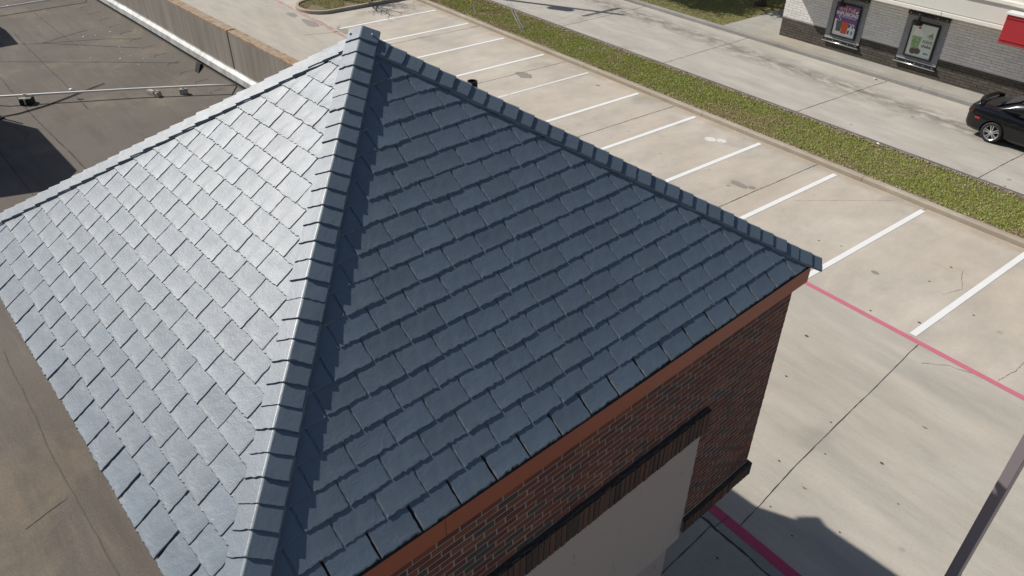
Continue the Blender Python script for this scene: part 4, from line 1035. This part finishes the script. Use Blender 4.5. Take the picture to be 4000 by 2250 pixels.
def side(x, f):      # point on the near cabin flank between belt (0) and roof edge (1)
    for a_, b_ in zip(cs[:-1], cs[1:]):
        if a_[0] <= x <= b_[0]:
            t_ = (x-a_[0])/(b_[0]-a_[0]); s = [p+(q-p)*t_ for p, q in zip(a_, b_)]; break
    bw, zb, rw, zr = s[1:]; p0 = (bw, zb); p1 = (bw-(bw-rw)*.55, zb+(zr-zb)*.62); p2 = (rw+.03, zr-.06)
    if f < .65: g = f/.65; y_, z_ = p0[0]+(p1[0]-p0[0])*g, p0[1]+(p1[1]-p0[1])*g
    else: g = (f-.65)/.35; y_, z_ = p1[0]+(p2[0]-p1[0])*g, p1[1]+(p2[1]-p1[1])*g
    return (X0+x, YC-y_-.004, z_)
for xa, xb, x_top in ((1.50, 1.78, 1.68), (1.83, 2.48, 2.40), (2.54, 3.35, 3.02)):
    x2 = xa+.16 if xa < 1.6 else xa
    m = MB(); pts = [side(xa, .14), side(xb, .12), side(min(x_top, xb), .62), side(min(x_top, xb), .88), side(x2, .86 if xa > 1.6 else .55), side(x2, .55 if xa > 1.6 else .40)]
    m.add(pts, [(0, 1, 2, 5), (5, 2, 3, 4)]); part('side_window', m, M['glass'], K)
m = MB()
rw_ = [(.68, .60, 1.062), (1.0, .56, 1.232), (1.33, .54, 1.392)]
m.add([(X0+x, YC+s*y, z+.012) for x, y, z in rw_ for s in (-1, -.5, 0, .5, 1)], [(i*5+k, i*5+k+1, i*5+k+6, i*5+k+5) for i in range(2) for k in range(4)])
part('rear_window', m, M['glass'], K, smooth=True)
m = MB(); ws = [(3.22, .55, 1.335), (3.6, .6, 1.14), (3.85, .62, 1.02)]
m.add([(X0+x, YC+s*y, z+.012) for x, y, z in ws for s in (-1, 0, 1)], [(i*3+k, i*3+k+1, i*3+k+4, i*3+k+3) for i in range(2) for k in range(2)]); part('windscreen', m, M['glass'], K, smooth=True)
# spoiler: curved wing across the boot, wrapping down at its ends
secs = []
for k in range(17):
    f = -1+k/8; y_ = f*.80; bow = .17*f*f; drop = .0 if abs(f) < .75 else (abs(f)-.75)*.42
    x_, z_ = .10+bow, 1.15-drop; c_ = .165; t_ = .028
    secs.append([(X0+x_, YC+y_, z_+.018), (X0+x_+c_*.35, YC+y_, z_+t_*.5+.008), (X0+x_+c_, YC+y_, z_-.028), (X0+x_+c_, YC+y_, z_-.042), (X0+x_+c_*.4, YC+y_, z_-.026), (X0+x_, YC+y_, z_-.006)])
sp_ = part('spoiler', loft(secs, True), M['car'], K, smooth=True)
for s in (-1, 1): part('spoiler_foot', MB().box(X0+.25, X0+.40, YC+s*.70-.05, YC+s*.70+.05, 1.03, 1.12), M['car'], sp_, bevel=.02)
m = MB(); m.add([(X0+.055, YC-.845, .90), (X0+.26, YC-.905, .93), (X0+.22, YC-.918, .80), (X0+.03, YC-.80, .78)], [(0, 1, 2, 3)]); part('tail_light', m, M['lens'], K)
m = MB(); m.box(X0+.34, X0+.50, YC-.945, YC-.915, .645, .70); part('side_marker', m, M['marker'], K, bevel=.006)
m = MB(); m.box(X0+1.50, X0+1.70, YC-.975, YC-.94, .80, .83); part('door_handle', m, M['car'], K, bevel=.01)
m = MB(); m.box(X0+1.28, X0+1.286, YC-.948, YC-.93, .3, .95); m.box(X0+2.5, X0+2.506, YC-.949, YC-.93, .25, .93); part('door_seam', m, M['rubber'], K)
def wheel(wx, sgn):
    wy_ = YC+sgn*.83; tyre = MB(); o = sgn*.115
    tyre.lathe([(.235, -o), (.30, -o*1.02), (.328, -o*.8), (.335, -o*.4), (.335, o*.4), (.328, o*.8), (.30, o*1.02), (.24, o), (.225, o*.6), (.225, -o*.6)], (X0+wx, wy_, .335), 40, 'y')
    ty = part('tyre', tyre, M['rubber'], K, smooth=True)
    return ty, wy_
for wx in (.97, 4.02):
    for sgn in (-1, 1):
        ty, wy_ = wheel(wx, sgn); f = wy_+sgn*.10
        wh = MB(); wh.lathe([(.238, wy_+sgn*.112), (.228, wy_+sgn*.104), (.205, wy_+sgn*.05), (.205, wy_-sgn*.05)], (X0+wx, 0, .335), 40, 'y')
        for k in range(5):
            a_ = math.pi/2+k*2*math.pi/5+.15; c_, s_ = math.cos(a_), math.sin(a_)
            for da in (-1, 1):
                P = []
                for r_, wdt in ((.03, .030), (.12, .026), (.222, .030)):
                    off = da*(.012+.028*(r_/.222)); 
                    for ww in (-wdt*.5, wdt*.5):
                        P.append((X0+wx+r_*c_-(off+ww)*s_, f-sgn*.018*(1-r_/.222)*0 - sgn*.004, .335+r_*s_+(off+ww)*c_))
                n = len(P); P += [(p[0], p[1]-sgn*.035, p[2]) for p in P]
                wh.add(P, [(0, 1, 3, 2), (2, 3, 5, 4), (0, 2, n+2, n), (2, 4, n+4, n+2), (1, n+1, n+3, 3), (3, n+3, n+5, 5)])
        wh.lathe([(0, f), (.045, f), (.055, f-sgn*.02), (.06, f-sgn*.06)], (X0+wx, 0, .335), 18, 'y')
        t_ = MB(); t_.lathe([(0, wy_+sgn*.02), (.2, wy_+sgn*.02)], (X0+wx, 0, .335), 24, 'y')
        part('rim', wh, M['alloy'] if 'alloy' in M else M.setdefault('alloy', plain('alloy_wheel', (.62, .63, .64), .3, .75, .5, .05)), ty)
        part('brake_disc', t_, M['rubber'], ty)
